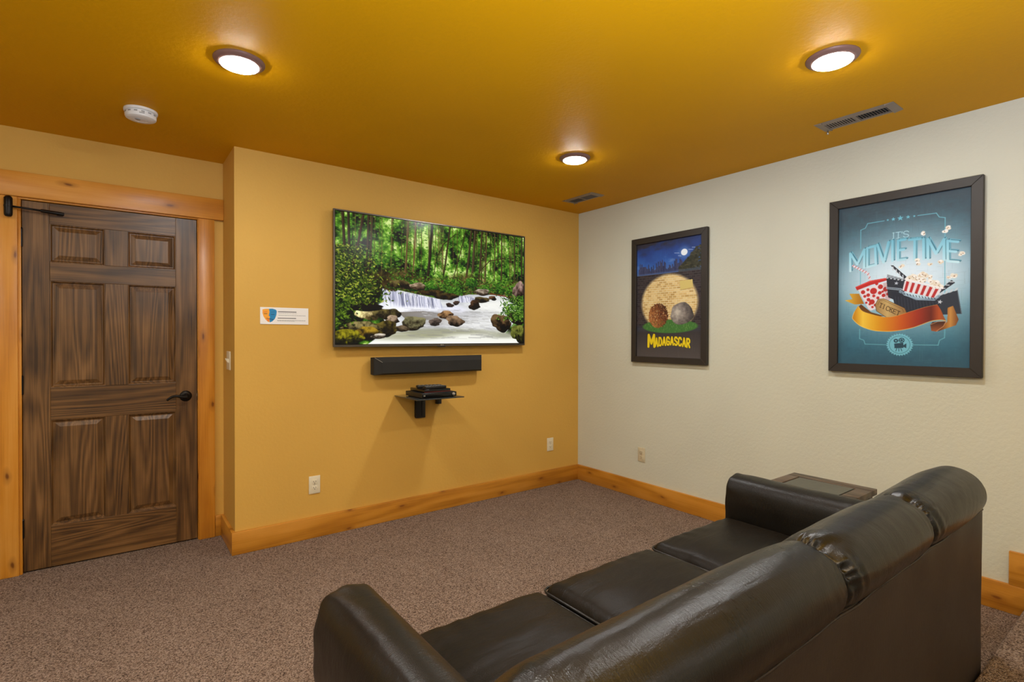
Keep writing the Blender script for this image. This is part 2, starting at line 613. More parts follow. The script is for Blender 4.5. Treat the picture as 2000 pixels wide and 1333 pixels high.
# ------------------------------------------------------------------ ceiling lights
G = 'recessed ceiling lights'
SPOTS = [(-2.997, -1.098, 'recessed ceiling light with bronze ring nearest the smoke alarm and door'),
         (-1.095, -2.580, 'recessed ceiling light with bronze ring beside the slotted vent, above the popcorn poster'),
         (-1.090, -1.085, 'recessed ceiling light with bronze ring near the far room corner, right of the screen'),
         (-2.997, -2.580, 'recessed ceiling light above the near end of the sofa')]
for x, y in ((-4.9, -1.098), (-4.9, -2.58), (-4.9, -4.08), (-2.997, -4.08), (-2.997, -5.57), (-1.095, -5.57)):  # unseen lights added on the same grid to fill the room
    SPOTS.append((x, y, 'added unseen round bronze rimmed ceiling light behind or left of the viewpoint'))
proto = None
for x, y, lab in SPOTS:
    t = thing('ceiling_light', lab, 'ceiling light', (x, y, H), G)
    if proto is None:
        ring = obj('trim_ring', lathe(B(), [(.0712, -.001), (.096, -.001), (.0965, -.004), (.094, -.008), (.088, -.013), (.080, -.0165), (.0735, -.0185), (.0712, -.017)], (x, y, H), 'z', 64, cap=False), M['bronze'], t, smooth=40)
        lens = obj('diffuser', lathe(B(), [(.0715, -.004), (.0715, -.0185), (.0695, -.0215), (.060, -.0245), (.045, -.0262), (.025, -.0274), (.004, -.0277)], (x, y, H), 'z', 64), M['lamp'], t, smooth=40)
        proto = (ring, lens)
    else:
        for p in proto:
            copy_part(p, t)

# smoke alarm
sx, sy = -3.302, -.268
t = thing('smoke_alarm', 'round white smoke alarm on the amber ceiling above the door', 'smoke alarm', (sx, sy, H))
obj('base_plate', lathe(B(), [(.071, -.0005), (.072, -.004), (.071, -.012), (.066, -.015)], (sx, sy, H), 'z', 48), M['white_plastic'], t, smooth=40)
obj('body', lathe(B(), [(.060, -.012), (.061, -.018), (.066, -.020), (.066, -.036), (.063, -.042), (.055, -.046), (.030, -.048), (.028, -.0465), (.026, -.0465), (.024, -.048), (.004, -.049)], (sx, sy, H), 'z', 48), M['white_plastic'], t, smooth=30)
for k in range(14):
    a = 2 * PI * k / 14 + .1
    bm = box(B(), -.007, .007, -.0008, .0008, -.003, .003)
    bmesh.ops.transform(bm, matrix=Matrix.Translation((sx + .0662 * math.sin(a), sy - .0662 * math.cos(a), H - .0235)) @ Matrix.Rotation(a, 4, 'Z'), verts=bm.verts)
    obj('vent_slot', bm, M['grey_plastic'], t)
bm = box(B(), -.011, .011, -.0006, .0006, -.0025, .0025)
bmesh.ops.transform(bm, matrix=Matrix.Translation((sx + .0025, sy - .0662, H - .0315)), verts=bm.verts)
obj('printed_mark', bm, M['grey_plastic'], t)
obj('test_button', lathe(B(), [(.011, -.0478), (.011, -.0505), (.009, -.0515), (.002, -.0518)], (sx - .012, sy - .01, H), 'z', 24), M['grey_plastic'], t, smooth=40)


# ceiling registers: long axis along y
def register(label, x0, x1, y0, y1, open_first):
    t = thing('air_vent', label, 'air vent', ((x0 + x1) / 2, (y0 + y1) / 2, H), 'ceiling air registers')
    fx, fy = .030, .038
    bm = B()
    for a, b, c, d in ((x0, x1, y0, y0 + fy), (x0, x1, y1 - fy, y1), (x0, x0 + fx, y0 + fy, y1 - fy), (x1 - fx, x1, y0 + fy, y1 - fy)):
        vs_ = []
        for xx, yy in ((a, c), (b, c), (b, d), (a, d)):
            edge = xx in (x0, x1) or yy in (y0, y1)
            vs_.append((xx, yy, H - .0015 if (xx in (x0, x1) and yy in (y0, y1)) else (H - .0015 if edge and ((xx in (x0, x1)) if c != y0 and d != y1 else (yy in (y0, y1))) else H - .008)))
        bot = [bm.verts.new(v) for v in vs_]
        top = [bm.verts.new((v[0], v[1], H - .0005)) for v in vs_]
        bm.faces.new(bot)
        bm.faces.new(top)
        for i in range(4):
            bm.faces.new((bot[i], bot[(i + 1) % 4], top[(i + 1) % 4], top[i]))
    obj('frame', bm, M['taupe'], t)
    ym = (y0 + y1) / 2
    boxo('divider', M['taupe'], t, x0 + fx, x1 - fx, ym - .006, ym + .006, H - .0075, H - .001)
    boxo('duct_shadow', M['dark_void'], t, x0 + fx, x1 - fx, y0 + fy, y1 - fy, H - .0009, H - .0003)
    first = None
    for bank, (ya, yb) in enumerate(((y0 + fy, ym - .006), (ym + .006, y1 - fy))):
        n = 11
        for k in range(n):
            y = ya + (k + .5) / n * (yb - ya)
            if first is None or k == 0:
                bm = box(B(), x0 + fx, x1 - fx, -.0045, .0045, -.0006, .0006)
                ang = math.radians(62 if bank == 0 else 18)
                bmesh.ops.transform(bm, matrix=Matrix.Translation((0, y, H - .0052)) @ Matrix.Rotation(ang, 4, 'X'), verts=bm.verts)
                first = obj('slat', bm, M['taupe'], t)
                y_first = y
            else:
                copy_part(first, t, (0, y - y_first, 0))
    return t


v1 = register('long slotted taupe air vent on the ceiling above the popcorn poster', -.435, -.295, -2.585, -2.225, 0)
obj('lever_knob', lathe(B(), [(.003, -.004), (.005, -.016), (.006, -.021), (.003, -.025)], (-.306, -2.243, H), 'z', 14), M['silver'], v1, smooth=True)
v2 = register('small dark slotted air vent on the ceiling beside the far corner', -.435, -.290, -.592, -.245, 0)
obj('lever_knob', lathe(B(), [(.002, -.004), (.003, -.012), (.003, -.016)], (-.306, -.262, H), 'z', 12), M['taupe'], v2, smooth=True)


# ------------------------------------------------------------------ painted pictures (numpy), laid on as per-vertex ink
class Canvas:
    def __init__(s, W, Hh, k=1.0, bg=(0, 0, 0)):
        s.W, s.H, s.k = W, Hh, k
        s.w, s.h = int(round(W * k)), int(round(Hh * k))
        s.a = np.zeros((s.h, s.w, 3)) + np.array(bg)
        s.X, s.Y = np.meshgrid((np.arange(s.w) + .5) / k, (np.arange(s.h) + .5) / k)

    def win(s, x0, x1, y0, y1, pad=1.0):
        i0 = max(0, int((y0 - pad) * s.k)); i1 = min(s.h, int((y1 + pad) * s.k) + 2)
        j0 = max(0, int((x0 - pad) * s.k)); j1 = min(s.w, int((x1 + pad) * s.k) + 2)
        if i1 <= i0 or j1 <= j0:
            return None
        return slice(i0, i1), slice(j0, j1)

    def put(s, w, al, color):
        if callable(color):
            color = color(s.X[w], s.Y[w])
        al = np.clip(al, 0, 1)[..., None]
        s.a[w] = s.a[w] * (1 - al) + np.asarray(color) * al

    def ell(s, cx, cy, rx, ry, color, al=1.0, soft=0.0, rot=0.0):
        R = max(rx, ry) * (1 + soft)
        w = s.win(cx - R, cx + R, cy - R, cy + R)
        if w is None:
            return
        dx, dy = s.X[w] - cx, s.Y[w] - cy
        c, n = math.cos(rot), math.sin(rot)
        d = np.sqrt(((dx * c + dy * n) / rx) ** 2 + ((-dx * n + dy * c) / ry) ** 2)
        if soft:
            m = np.clip((1 + soft - d) / (2 * soft), 0, 1)
            m = m * m * (3 - 2 * m)
        else:
            m = np.clip((1 - d) * min(rx, ry) * s.k + .5, 0, 1)
        s.put(w, m * al, color)

    def line(s, pts, wd, color, al=1.0):
        xs = [p[0] for p in pts]; ys = [p[1] for p in pts]
        w = s.win(min(xs) - wd, max(xs) + wd, min(ys) - wd, max(ys) + wd)
        if w is None:
            return
        X, Y = s.X[w], s.Y[w]
        d = np.full(X.shape, 1e9)
        for (ax, ay), (bx, by) in zip(pts, pts[1:]):
            ux, uy = bx - ax, by - ay
            q = max(ux * ux + uy * uy, 1e-9)
            t = np.clip(((X - ax) * ux + (Y - ay) * uy) / q, 0, 1)
            d = np.minimum(d, np.hypot(X - ax - t * ux, Y - ay - t * uy))
        s.put(w, np.clip((wd / 2 - d) * s.k + .5, 0, 1) * al, color)

    def poly(s, pts, color, al=1.0):
        xs = [p[0] for p in pts]; ys = [p[1] for p in pts]
        w = s.win(min(xs), max(xs), min(ys), max(ys))
        if w is None:
            return
        X, Y = s.X[w], s.Y[w]
        acc = np.zeros(X.shape)
        for ox, oy in ((-.25, -.25), (.25, -.25), (-.25, .25), (.25, .25)):
            px, py = X + ox / s.k, Y + oy / s.k
            ins = np.zeros(X.shape, bool)
            n = len(pts)
            for i in range(n):
                (ax, ay), (bx, by) = pts[i], pts[(i + 1) % n]
                if ay == by:
                    continue
                ins ^= ((ay > py) != (by > py)) & (px < (bx - ax) * (py - ay) / (by - ay) + ax)
            acc += ins
        s.put(w, acc / 4 * al, color)


def vnoise(h, w, cy, cx, seed, octaves=4, gain=.5):
    r = np.random.default_rng(seed)
    out = np.zeros((h, w)); amp, tot = 1.0, 0.0
    for o in range(octaves):
        gy, gx = int(cy * 2 ** o) + 2, int(cx * 2 ** o) + 2
        g = r.random((gy, gx))
        y = np.linspace(0, gy - 1.001, h); x = np.linspace(0, gx - 1.001, w)
        yi, xi = y.astype(int), x.astype(int)
        fy, fx = y - yi, x - xi
        fy = (fy * fy * (3 - 2 * fy))[:, None]; fx = (fx * fx * (3 - 2 * fx))[None]
        a = g[yi][:, xi]; b = g[yi][:, np.minimum(xi + 1, gx - 1)]
        c = g[np.minimum(yi + 1, gy - 1)][:, xi]; d = g[np.minimum(yi + 1, gy - 1)][:, np.minimum(xi + 1, gx - 1)]
        out += amp * ((a * (1 - fx) + b * fx) * (1 - fy) + (c * (1 - fx) + d * fx) * fy)
        tot += amp
        amp *= gain
    return out / tot


def grad(n, stops):
    ps = [p for p, _ in stops]
    return np.stack([np.interp(n, ps, [c[i] / 255 for _, c in stops]) for i in range(3)], -1)


def rgb(*c):
    return np.array(c) / 255


GLYPH = {'M': [[(0, 1), (0, 0), (.5, .72), (1, 0), (1, 1)]], 'O': [[(0, 0), (1, 0), (1, 1), (0, 1), (0, 0)]], 'V': [[(0, 0), (.5, 1), (1, 0)]],
         'I': [[(.5, 0), (.5, 1)]], 'E': [[(1, 0), (0, 0), (0, 1), (1, 1)], [(0, .5), (.8, .5)]], 'T': [[(0, 0), (1, 0)], [(.5, 0), (.5, 1)]],
         'A': [[(0, 1), (.5, 0), (1, 1)], [(.2, .66), (.8, .66)]], 'D': [[(0, 0), (.6, 0), (1, .3), (1, .7), (.6, 1), (0, 1), (0, 0)]],
         'G': [[(1, .22), (.75, 0), (.25, 0), (0, .22), (0, .78), (.25, 1), (.75, 1), (1, .8), (1, .56), (.6, .56)]],
         'S': [[(1, .17), (.75, 0), (.25, 0), (0, .2), (.1, .42), (.9, .6), (1, .82), (.75, 1), (.25, 1), (0, .83)]],
         'C': [[(1, .22), (.75, 0), (.25, 0), (0, .22), (0, .78), (.25, 1), (.75, 1), (1, .78)]],
         'R': [[(0, 1), (0, 0), (.7, 0), (1, .15), (1, .38), (.7, .52), (0, .52)], [(.5, .52), (1, 1)]],
         'K': [[(0, 0), (0, 1)], [(1, 0), (0, .58)], [(.35, .4), (1, 1)]], "'": [[(.5, 0), (.4, .25)]]}


def glyph(cv, ch, tl, tr, br, bl, wd, color, al=1.0, dx=0, dy=0, serif=0.0):
    """stroke letter mapped into the quad tl,tr,br,bl"""
    def q(u, v):
        x = (tl[0] * (1 - u) + tr[0] * u) * (1 - v) + (bl[0] * (1 - u) + br[0] * u) * v
        y = (tl[1] * (1 - u) + tr[1] * u) * (1 - v) + (bl[1] * (1 - u) + br[1] * u) * v
        return (x + dx, y + dy)
    for st in GLYPH[ch]:
        cv.line([q(*p) for p in st], wd, color, al)
    if serif and ch in 'ITK':
        for v in ((0, 1) if ch != 'T' else (1,)):
            cv.line([q(.5 - serif, v), q(.5 + serif, v)], wd * .7, color, al)


def star(cv, cx_, cy_, r, color, al=1.0, rot=0.0):
    cv.poly([(cx_ + (r if i % 2 == 0 else r * .42) * math.sin(i * PI / 5 + rot), cy_ - (r if i % 2 == 0 else r * .42) * math.cos(i * PI / 5 + rot)) for i in range(10)], color, al)


def ink_sheet(name, cv, mat, parent, p00, p10, p01, thick=.0):
    """grid with one vertex per painted dot; p00 top-left, p10 top-right, p01 bottom-left (world)"""
    h, w = cv.h, cv.w
    p00, p10, p01 = (np.array(p) - np.array(wloc(parent)) for p in (p00, p10, p01))
    u = np.linspace(0, 1, w)[None, :, None]; v = np.linspace(0, 1, h)[:, None, None]
    co = (p00 + (p10 - p00) * u + (p01 - p00) * v).reshape(-1, 3)
    i = np.arange(h - 1)[:, None] * w + np.arange(w - 1)[None]
    f = np.stack([i, i + w, i + w + 1, i + 1], -1).reshape(-1, 4)
    me = bpy.data.meshes.new(name)
    me.vertices.add(len(co)); me.vertices.foreach_set('co', co.ravel())
    me.loops.add(f.size); me.loops.foreach_set('vertex_index', f.ravel().astype(np.int32))
    me.polygons.add(len(f)); me.polygons.foreach_set('loop_start', (np.arange(len(f)) * 4).astype(np.int32))
    me.update(calc_edges=True)
    a = np.clip(cv.a, 0, 1)
    a = np.where(a <= .04045, a / 12.92, ((a + .055) / 1.055) ** 2.4)
    col = np.concatenate([a.reshape(-1, 3), np.ones((h * w, 1))], 1).astype(np.float32)
    at = me.color_attributes.new('ink', 'FLOAT_COLOR', 'POINT')
    at.data.foreach_set('color', col.ravel())
    me.materials.append(mat)
    o = bpy.data.objects.new(name, me)
    COL.objects.link(o)
    o.parent = parent
    return o


# ---- the woodland stream on the television
def paint_stream():
    cv = Canvas(640, 360)
    h, w = cv.h, cv.w
    U, V = cv.X / 640, cv.Y / 360
    n = vnoise(h, w, 12, 22, 1, 5, .62)
    n2 = vnoise(h, w, 4, 7, 2, 3)
    lum = np.clip((n - .5) * 2.6 + .44 + (n2 - .5) * .9 + .18 * np.exp(-((U - .5) / .4) ** 2) - .30 * np.clip((V - .25) / .3, 0, 1) - .22 * (U < .16), 0, 1)
    cv.a = grad(lum, [(0, (20, 30, 12)), (.3, (46, 76, 26)), (.55, (84, 128, 46)), (.8, (134, 176, 74)), (1, (206, 224, 150))])
    full = (slice(0, h), slice(0, w))
    # far trunks
    r = np.random.default_rng(4)
    for k in range(80):
        x = r.uniform(10, 636); wd = r.uniform(1.2, 3.6); l = r.uniform(-8, 8)
        c = rgb(*[(74, 62, 38), (96, 84, 52), (52, 48, 28), (120, 104, 68)][k % 4])
        cv.line([(x, 0), (x + l * .5, r.uniform(90, 180))], wd, c, .75)
    # leaf veil
    for k in range(2600):
        x, y = r.uniform(0, 640), r.uniform(0, 175)
        g = r.random()
        c = grad(np.array(g), [(0, (42, 78, 26)), (.5, (90, 140, 50)), (1, (160, 196, 96))])
        cv.ell(x, y, r.uniform(1.5, 5), r.uniform(.8, 2.2), c, r.uniform(.35, .8), .3, r.uniform(-.6, .6))
    # main trunks
    for x0, x1, y1, wd, c in ((78, 46, 150, 7, (62, 40, 30)), (20, 26, 200, 8, (58, 44, 30)), (36, 36, 180, 7, (50, 40, 28)), (92, 84, 170, 6, (66, 50, 34)), (104, 92, 150, 5, (72, 58, 38)),
                              (212, 198, 205, 6, (104, 84, 56)), (236, 222, 212, 5, (112, 88, 58)), (290, 272, 200, 9, (46, 36, 24)), (352, 318, 215, 6, (62, 50, 32)),
                              (430, 402, 210, 8, (66, 54, 36)), (444, 424, 225, 9, (74, 62, 44)), (470, 452, 210, 7, (70, 56, 38)), (488, 478, 190, 5, (92, 76, 50)),
                              (410, 360, 170, 3, (56, 46, 30)), (548, 544, 205, 6, (78, 62, 42)), (600, 600, 200, 5, (70, 60, 40)), (632, 628, 190, 6, (60, 50, 36)), (520, 516, 180, 4, (90, 76, 50))):
        cv.line([(x0, 0), ((x0 + x1) / 2 + 2, y1 / 2), (x1, y1)], wd, rgb(*c), .92)
        cv.line([(x0 - wd * .2, 0), ((x0 + x1) / 2 + 2 - wd * .2, y1 / 2), (x1 - wd * .2, y1)], wd * .25, rgb(*(min(255, q + 46) for q in c)), .6)
    cv.line([(372, 20), (330, 55), (306, 100), (296, 150)], 3, rgb(58, 48, 30), .8)
    cv.line([(560, 78), (500, 92), (462, 128), (438, 190)], 3.5, rgb(72, 58, 36), .85)
    # forest floor
    bn = vnoise(h, w, 20, 36, 9, 4, .6)
    m = np.clip((V - .40 - .03 * np.sin(U * 17)) / .05, 0, 1) * np.clip((.62 - V) / .04, 0, 1)
    cv.put(full, m * .72, grad(bn, [(.25, (44, 34, 20)), (.5, (92, 70, 42)), (.75, (128, 106, 70))]))
    for k in range(1500):
        x, y = r.uniform(150, 640), r.normal(185, 22)
        if y > 232:
            continue
        g = r.random()
        c = grad(np.array(g), [(0, (26, 50, 16)), (.5, (66, 112, 36)), (1, (134, 176, 72))])
        cv.ell(x, y, r.uniform(2, 5), r.uniform(1, 2.4), c, .75, .3, r.uniform(-1, 1))
    for bx, by, br in ((285, 190, 24), (358, 186, 34), (372, 205, 26), (478, 190, 24), (228, 188, 22), (535, 178, 30), (600, 190, 34), (430, 168, 22)):
        for k in range(170):
            a, q = r.uniform(0, 2 * PI), math.sqrt(r.random())
            c = grad(np.array(np.clip(r.random() * .7 + .3 * (-math.sin(a) * q), 0, 1)), [(0, (24, 52, 16)), (.5, (72, 122, 40)), (1, (150, 188, 86))])
            cv.ell(bx + br * q * math.cos(a), by + br * .75 * q * math.sin(a), r.uniform(2, 4.5), r.uniform(1, 2), c, .85, .3, r.uniform(-1, 1))
    # water
    def water(pts, col, al=1.0):
        cv.poly(pts, col, al)
    wn = vnoise(h, w, 30, 9, 12, 3)
    cv.poly([(120, 250), (180, 204), (330, 226), (420, 205), (560, 200), (600, 230), (600, 290), (560, 330), (640, 352), (640, 360), (90, 360), (150, 320)], rgb(206, 208, 208))
    cv.put(full, ((V > .56) & (cv.a.mean(-1) > .78)) * .30, grad(vnoise(h, w, 26, 7, 15, 4, .6), [(.3, (150, 152, 164)), (.55, (214, 216, 224)), (.7, (248, 248, 250))]))
    cv.poly([(90, 360), (150, 330), (250, 322), (420, 318), (560, 326), (640, 346), (640, 360)], lambda X, Y: grad(np.clip((Y - 316) / 44 + (vnoise(*X.shape, 5, 5, 3) - .5) * .5, 0, 1), [(0, (212, 212, 204)), (.3, (176, 176, 150)), (.55, (232, 232, 222)), (1, (240, 240, 234))]))
    def fall(x0, x1, yt0, yt1, yb0, yb1, seed):
        rr = np.random.default_rng(seed)
        cv.poly([(x0, yt0), (x1, yt1), (x1 + 14, yb1), (x0 - 2, yb0)], rgb(188, 190, 206))
        for k in range(int((x1 - x0) * 1.1)):
            f_ = rr.random(); x = x0 + f_ * (x1 - x0)
            yt = yt0 + f_ * (yt1 - yt0) + rr.uniform(-3, 5); yb = yb0 + f_ * (yb1 - yb0)
            c = grad(np.array(rr.random()), [(0, (96, 98, 116)), (.35, (160, 162, 184)), (.7, (222, 222, 236)), (1, (250, 250, 255))])
            cv.line([(x, yt), (x + rr.uniform(0, 5), (yt + yb) / 2), (x + rr.uniform(0, 8), yb)], rr.uniform(1.2, 4), c, .7)
    fall(134, 316, 206, 226, 252, 254, 5)
    cv.ell(230, 262, 110, 12, rgb(240, 240, 248), .95, .5)
    cv.ell(150, 252, 30, 14, rgb(236, 238, 246), .8, .5)
    fall(384, 440, 212, 214, 230, 228, 6)
    cv.ell(370, 258, 46, 16, rgb(228, 228, 240), .9, .5)
    cv.ell(520, 250, 90, 34, rgb(236, 236, 230), .95, .6)
    cv.ell(440, 292, 110, 28, rgb(226, 226, 224), .9, .5)
    cv.poly([(180, 268), (260, 262), (330, 268), (330, 286), (250, 290), (200, 284)], rgb(112, 104, 92), .8)
    cv.ell(440, 330, 150, 12, rgb(238, 238, 230), .8, .7)
    cv.ell(300, 335, 60, 6, rgb(150, 150, 118), .6, .8)
    cv.ell(330, 274, 110, 12, rgb(168, 166, 168), .6, .7); cv.ell(300, 296, 46, 12, rgb(170, 166, 164), .6, .8); cv.ell(470, 262, 60, 10, rgb(188, 188, 190), .5, .8)
    cv.ell(330, 322, 190, 9, rgb(150, 150, 126), .75, .7); cv.ell(200, 340, 90, 9, rgb(160, 160, 134), .7, .8); cv.ell(560, 334, 70, 9, rgb(156, 158, 138), .7, .8)
    for k in range(160):
        x, y = r.uniform(200, 560), r.uniform(256, 345)
        cv.line([(x, y), (x + r.uniform(14, 60), y + r.uniform(-2, 3))], r.uniform(1.5, 4.5), rgb(146, 144, 142), .22)
    for k in range(260):
        x, y = r.uniform(250, 590), r.uniform(236, 318)
        cv.line([(x, y), (x + r.uniform(6, 26), y + r.uniform(-1, 4))], r.uniform(.8, 2.2), grad(np.array(r.random()), [(0, (172, 172, 178)), (1, (252, 252, 255))]), .35)
    # stones: dark base, lit crown, speckle
    def stone(u, v, a, b, top, base, seed, rot=0.0):
        x, y = u * 640, v * 360
        a, b = a * 640, b * 360
        rr = np.random.default_rng(seed)
        w_ = cv.win(x - a * 1.4, x + a * 1.4, y - b * 1.5, y + b * 1.5)
        X, Y = cv.X[w_], cv.Y[w_]
        dx, dy = (X - x) / a, (Y - y) / b
        dy = np.where(dy > 0, dy * 1.25, dy)
        th = np.arctan2(dy, dx)
        p = rr.uniform(0, 6.28, 4)
        R = 1 + .13 * np.sin(2 * th + p[0]) + .09 * np.sin(3 * th + p[1]) + .06 * np.sin(5 * th + p[2]) + .03 * np.sin(9 * th + p[3])
        d = np.hypot(dx, dy) / R
        tex = vnoise(*X.shape, max(3, b / 5), max(3, a / 6), seed, 4, .65)
        lit = np.clip(.5 - dy * .42 - dx * .12 + (tex - .5) * 1.5, 0, 1)
        c = grad(lit, [(0, tuple(q * .45 for q in base)), (.35, base), (.7, top), (1, tuple(min(255, q * 1.3) for q in top))])
        soft = np.clip((1 - d) * min(a, b) * .9 + .5, 0, 1)
        cv.put(w_, soft, c)
    for i, q in enumerate(((.735, .545, .05, .03, (150, 138, 124), (84, 72, 60)), (.80, .592, .024, .022, (92, 70, 52), (44, 32, 24)), (.735, .612, .05, .026, (86, 76, 50), (40, 32, 22)), (.69, .665, .035, .045, (78, 58, 42), (34, 26, 20)),
                           (.55, .672, .02, .022, (74, 60, 54), (42, 34, 32)), (.585, .65, .018, .02, (80, 64, 56), (44, 36, 34)), (.30, .525, .07, .035, (94, 84, 54), (52, 42, 28)), (.38, .53, .045, .03, (150, 132, 112), (90, 74, 58)),
                           (.45, .575, .06, .03, (82, 66, 40), (46, 36, 22)), (.53, .60, .06, .035, (70, 58, 34), (40, 32, 20)), (.53, .76, .05, .035, (136, 108, 78), (74, 56, 40)), (.58, .81, .05, .05, (124, 104, 84), (86, 72, 60)),
                           (.47, .82, .035, .035, (128, 114, 104), (88, 78, 72)), (.14, .775, .055, .045, (206, 190, 140), (104, 90, 60)), (.23, .765, .06, .055, (96, 88, 56), (44, 38, 28)), (.10, .70, .12, .05, (46, 36, 26), (22, 16, 12)), (.255, .81, .035, .035, (150, 132, 112), (74, 60, 50)),
                           (.36, .835, .065, .058, (112, 108, 82), (50, 44, 34)), (.29, .88, .045, .03, (96, 84, 68), (54, 46, 38)), (.21, .89, .075, .065, (92, 82, 44), (46, 40, 24)), (.11, .87, .08, .05, (120, 110, 76), (40, 34, 26)), (.125, .925, .06, .065, (134, 112, 44), (66, 54, 26)),
                           (.19, .94, .035, .022, (168, 160, 148), (96, 86, 76)), (.03, .955, .10, .06, (124, 118, 34), (56, 56, 18)), (.855, .82, .065, .085, (96, 78, 56), (46, 36, 28)), (.955, .77, .055, .07, (66, 52, 44), (32, 24, 22)), (.975, .92, .06, .09, (104, 108, 56), (48, 50, 28)), (.975, .52, .05, .10, (140, 118, 110), (78, 62, 56)))):
        stone(*q, seed=40 + i)
    cv.line([(500, 198), (590, 206)], 5, rgb(112, 66, 44), .9)
    # near leaves: left bank and right bank
    def leaves(n_, fx, fy, cols, seed, sz=(3, 7)):
        rr = np.random.default_rng(seed)
        for k in range(n_):
            x, y = fx(rr), fy(rr)
            c = grad(np.array(rr.random()), cols)
            cv.ell(x, y, rr.uniform(*sz), rr.uniform(1.0, 2.2), c, .9, .25, rr.uniform(-1.2, 1.2))
    LC = [(0, (16, 30, 12)), (.4, (48, 70, 24)), (.75, (104, 124, 44)), (1, (186, 190, 88))]
    leaves(1500, lambda q: abs(q.normal(0, 58)), lambda q: q.uniform(90, 250), LC, 21, (2, 5))
    leaves(520, lambda q: abs(q.normal(70, 36)), lambda q: q.uniform(170, 240), LC, 22, (2, 6))
    leaves(260, lambda q: abs(q.normal(0, 26)), lambda q: q.uniform(235, 310), LC[:3] + [(1, (120, 150, 56))], 23)
    leaves(420, lambda q: 640 - abs(q.normal(0, 36)), lambda q: q.uniform(200, 285), [(0, (20, 44, 16)), (.5, (64, 104, 36)), (1, (142, 178, 84))], 24)
    leaves(120, lambda q: q.normal(575, 16), lambda q: q.normal(250, 16), [(0, (20, 44, 16)), (.5, (64, 104, 36)), (1, (142, 178, 84))], 25)
    cv.a = np.clip((cv.a - .5) * 1.22 + .47, 0, 1)
    return cv


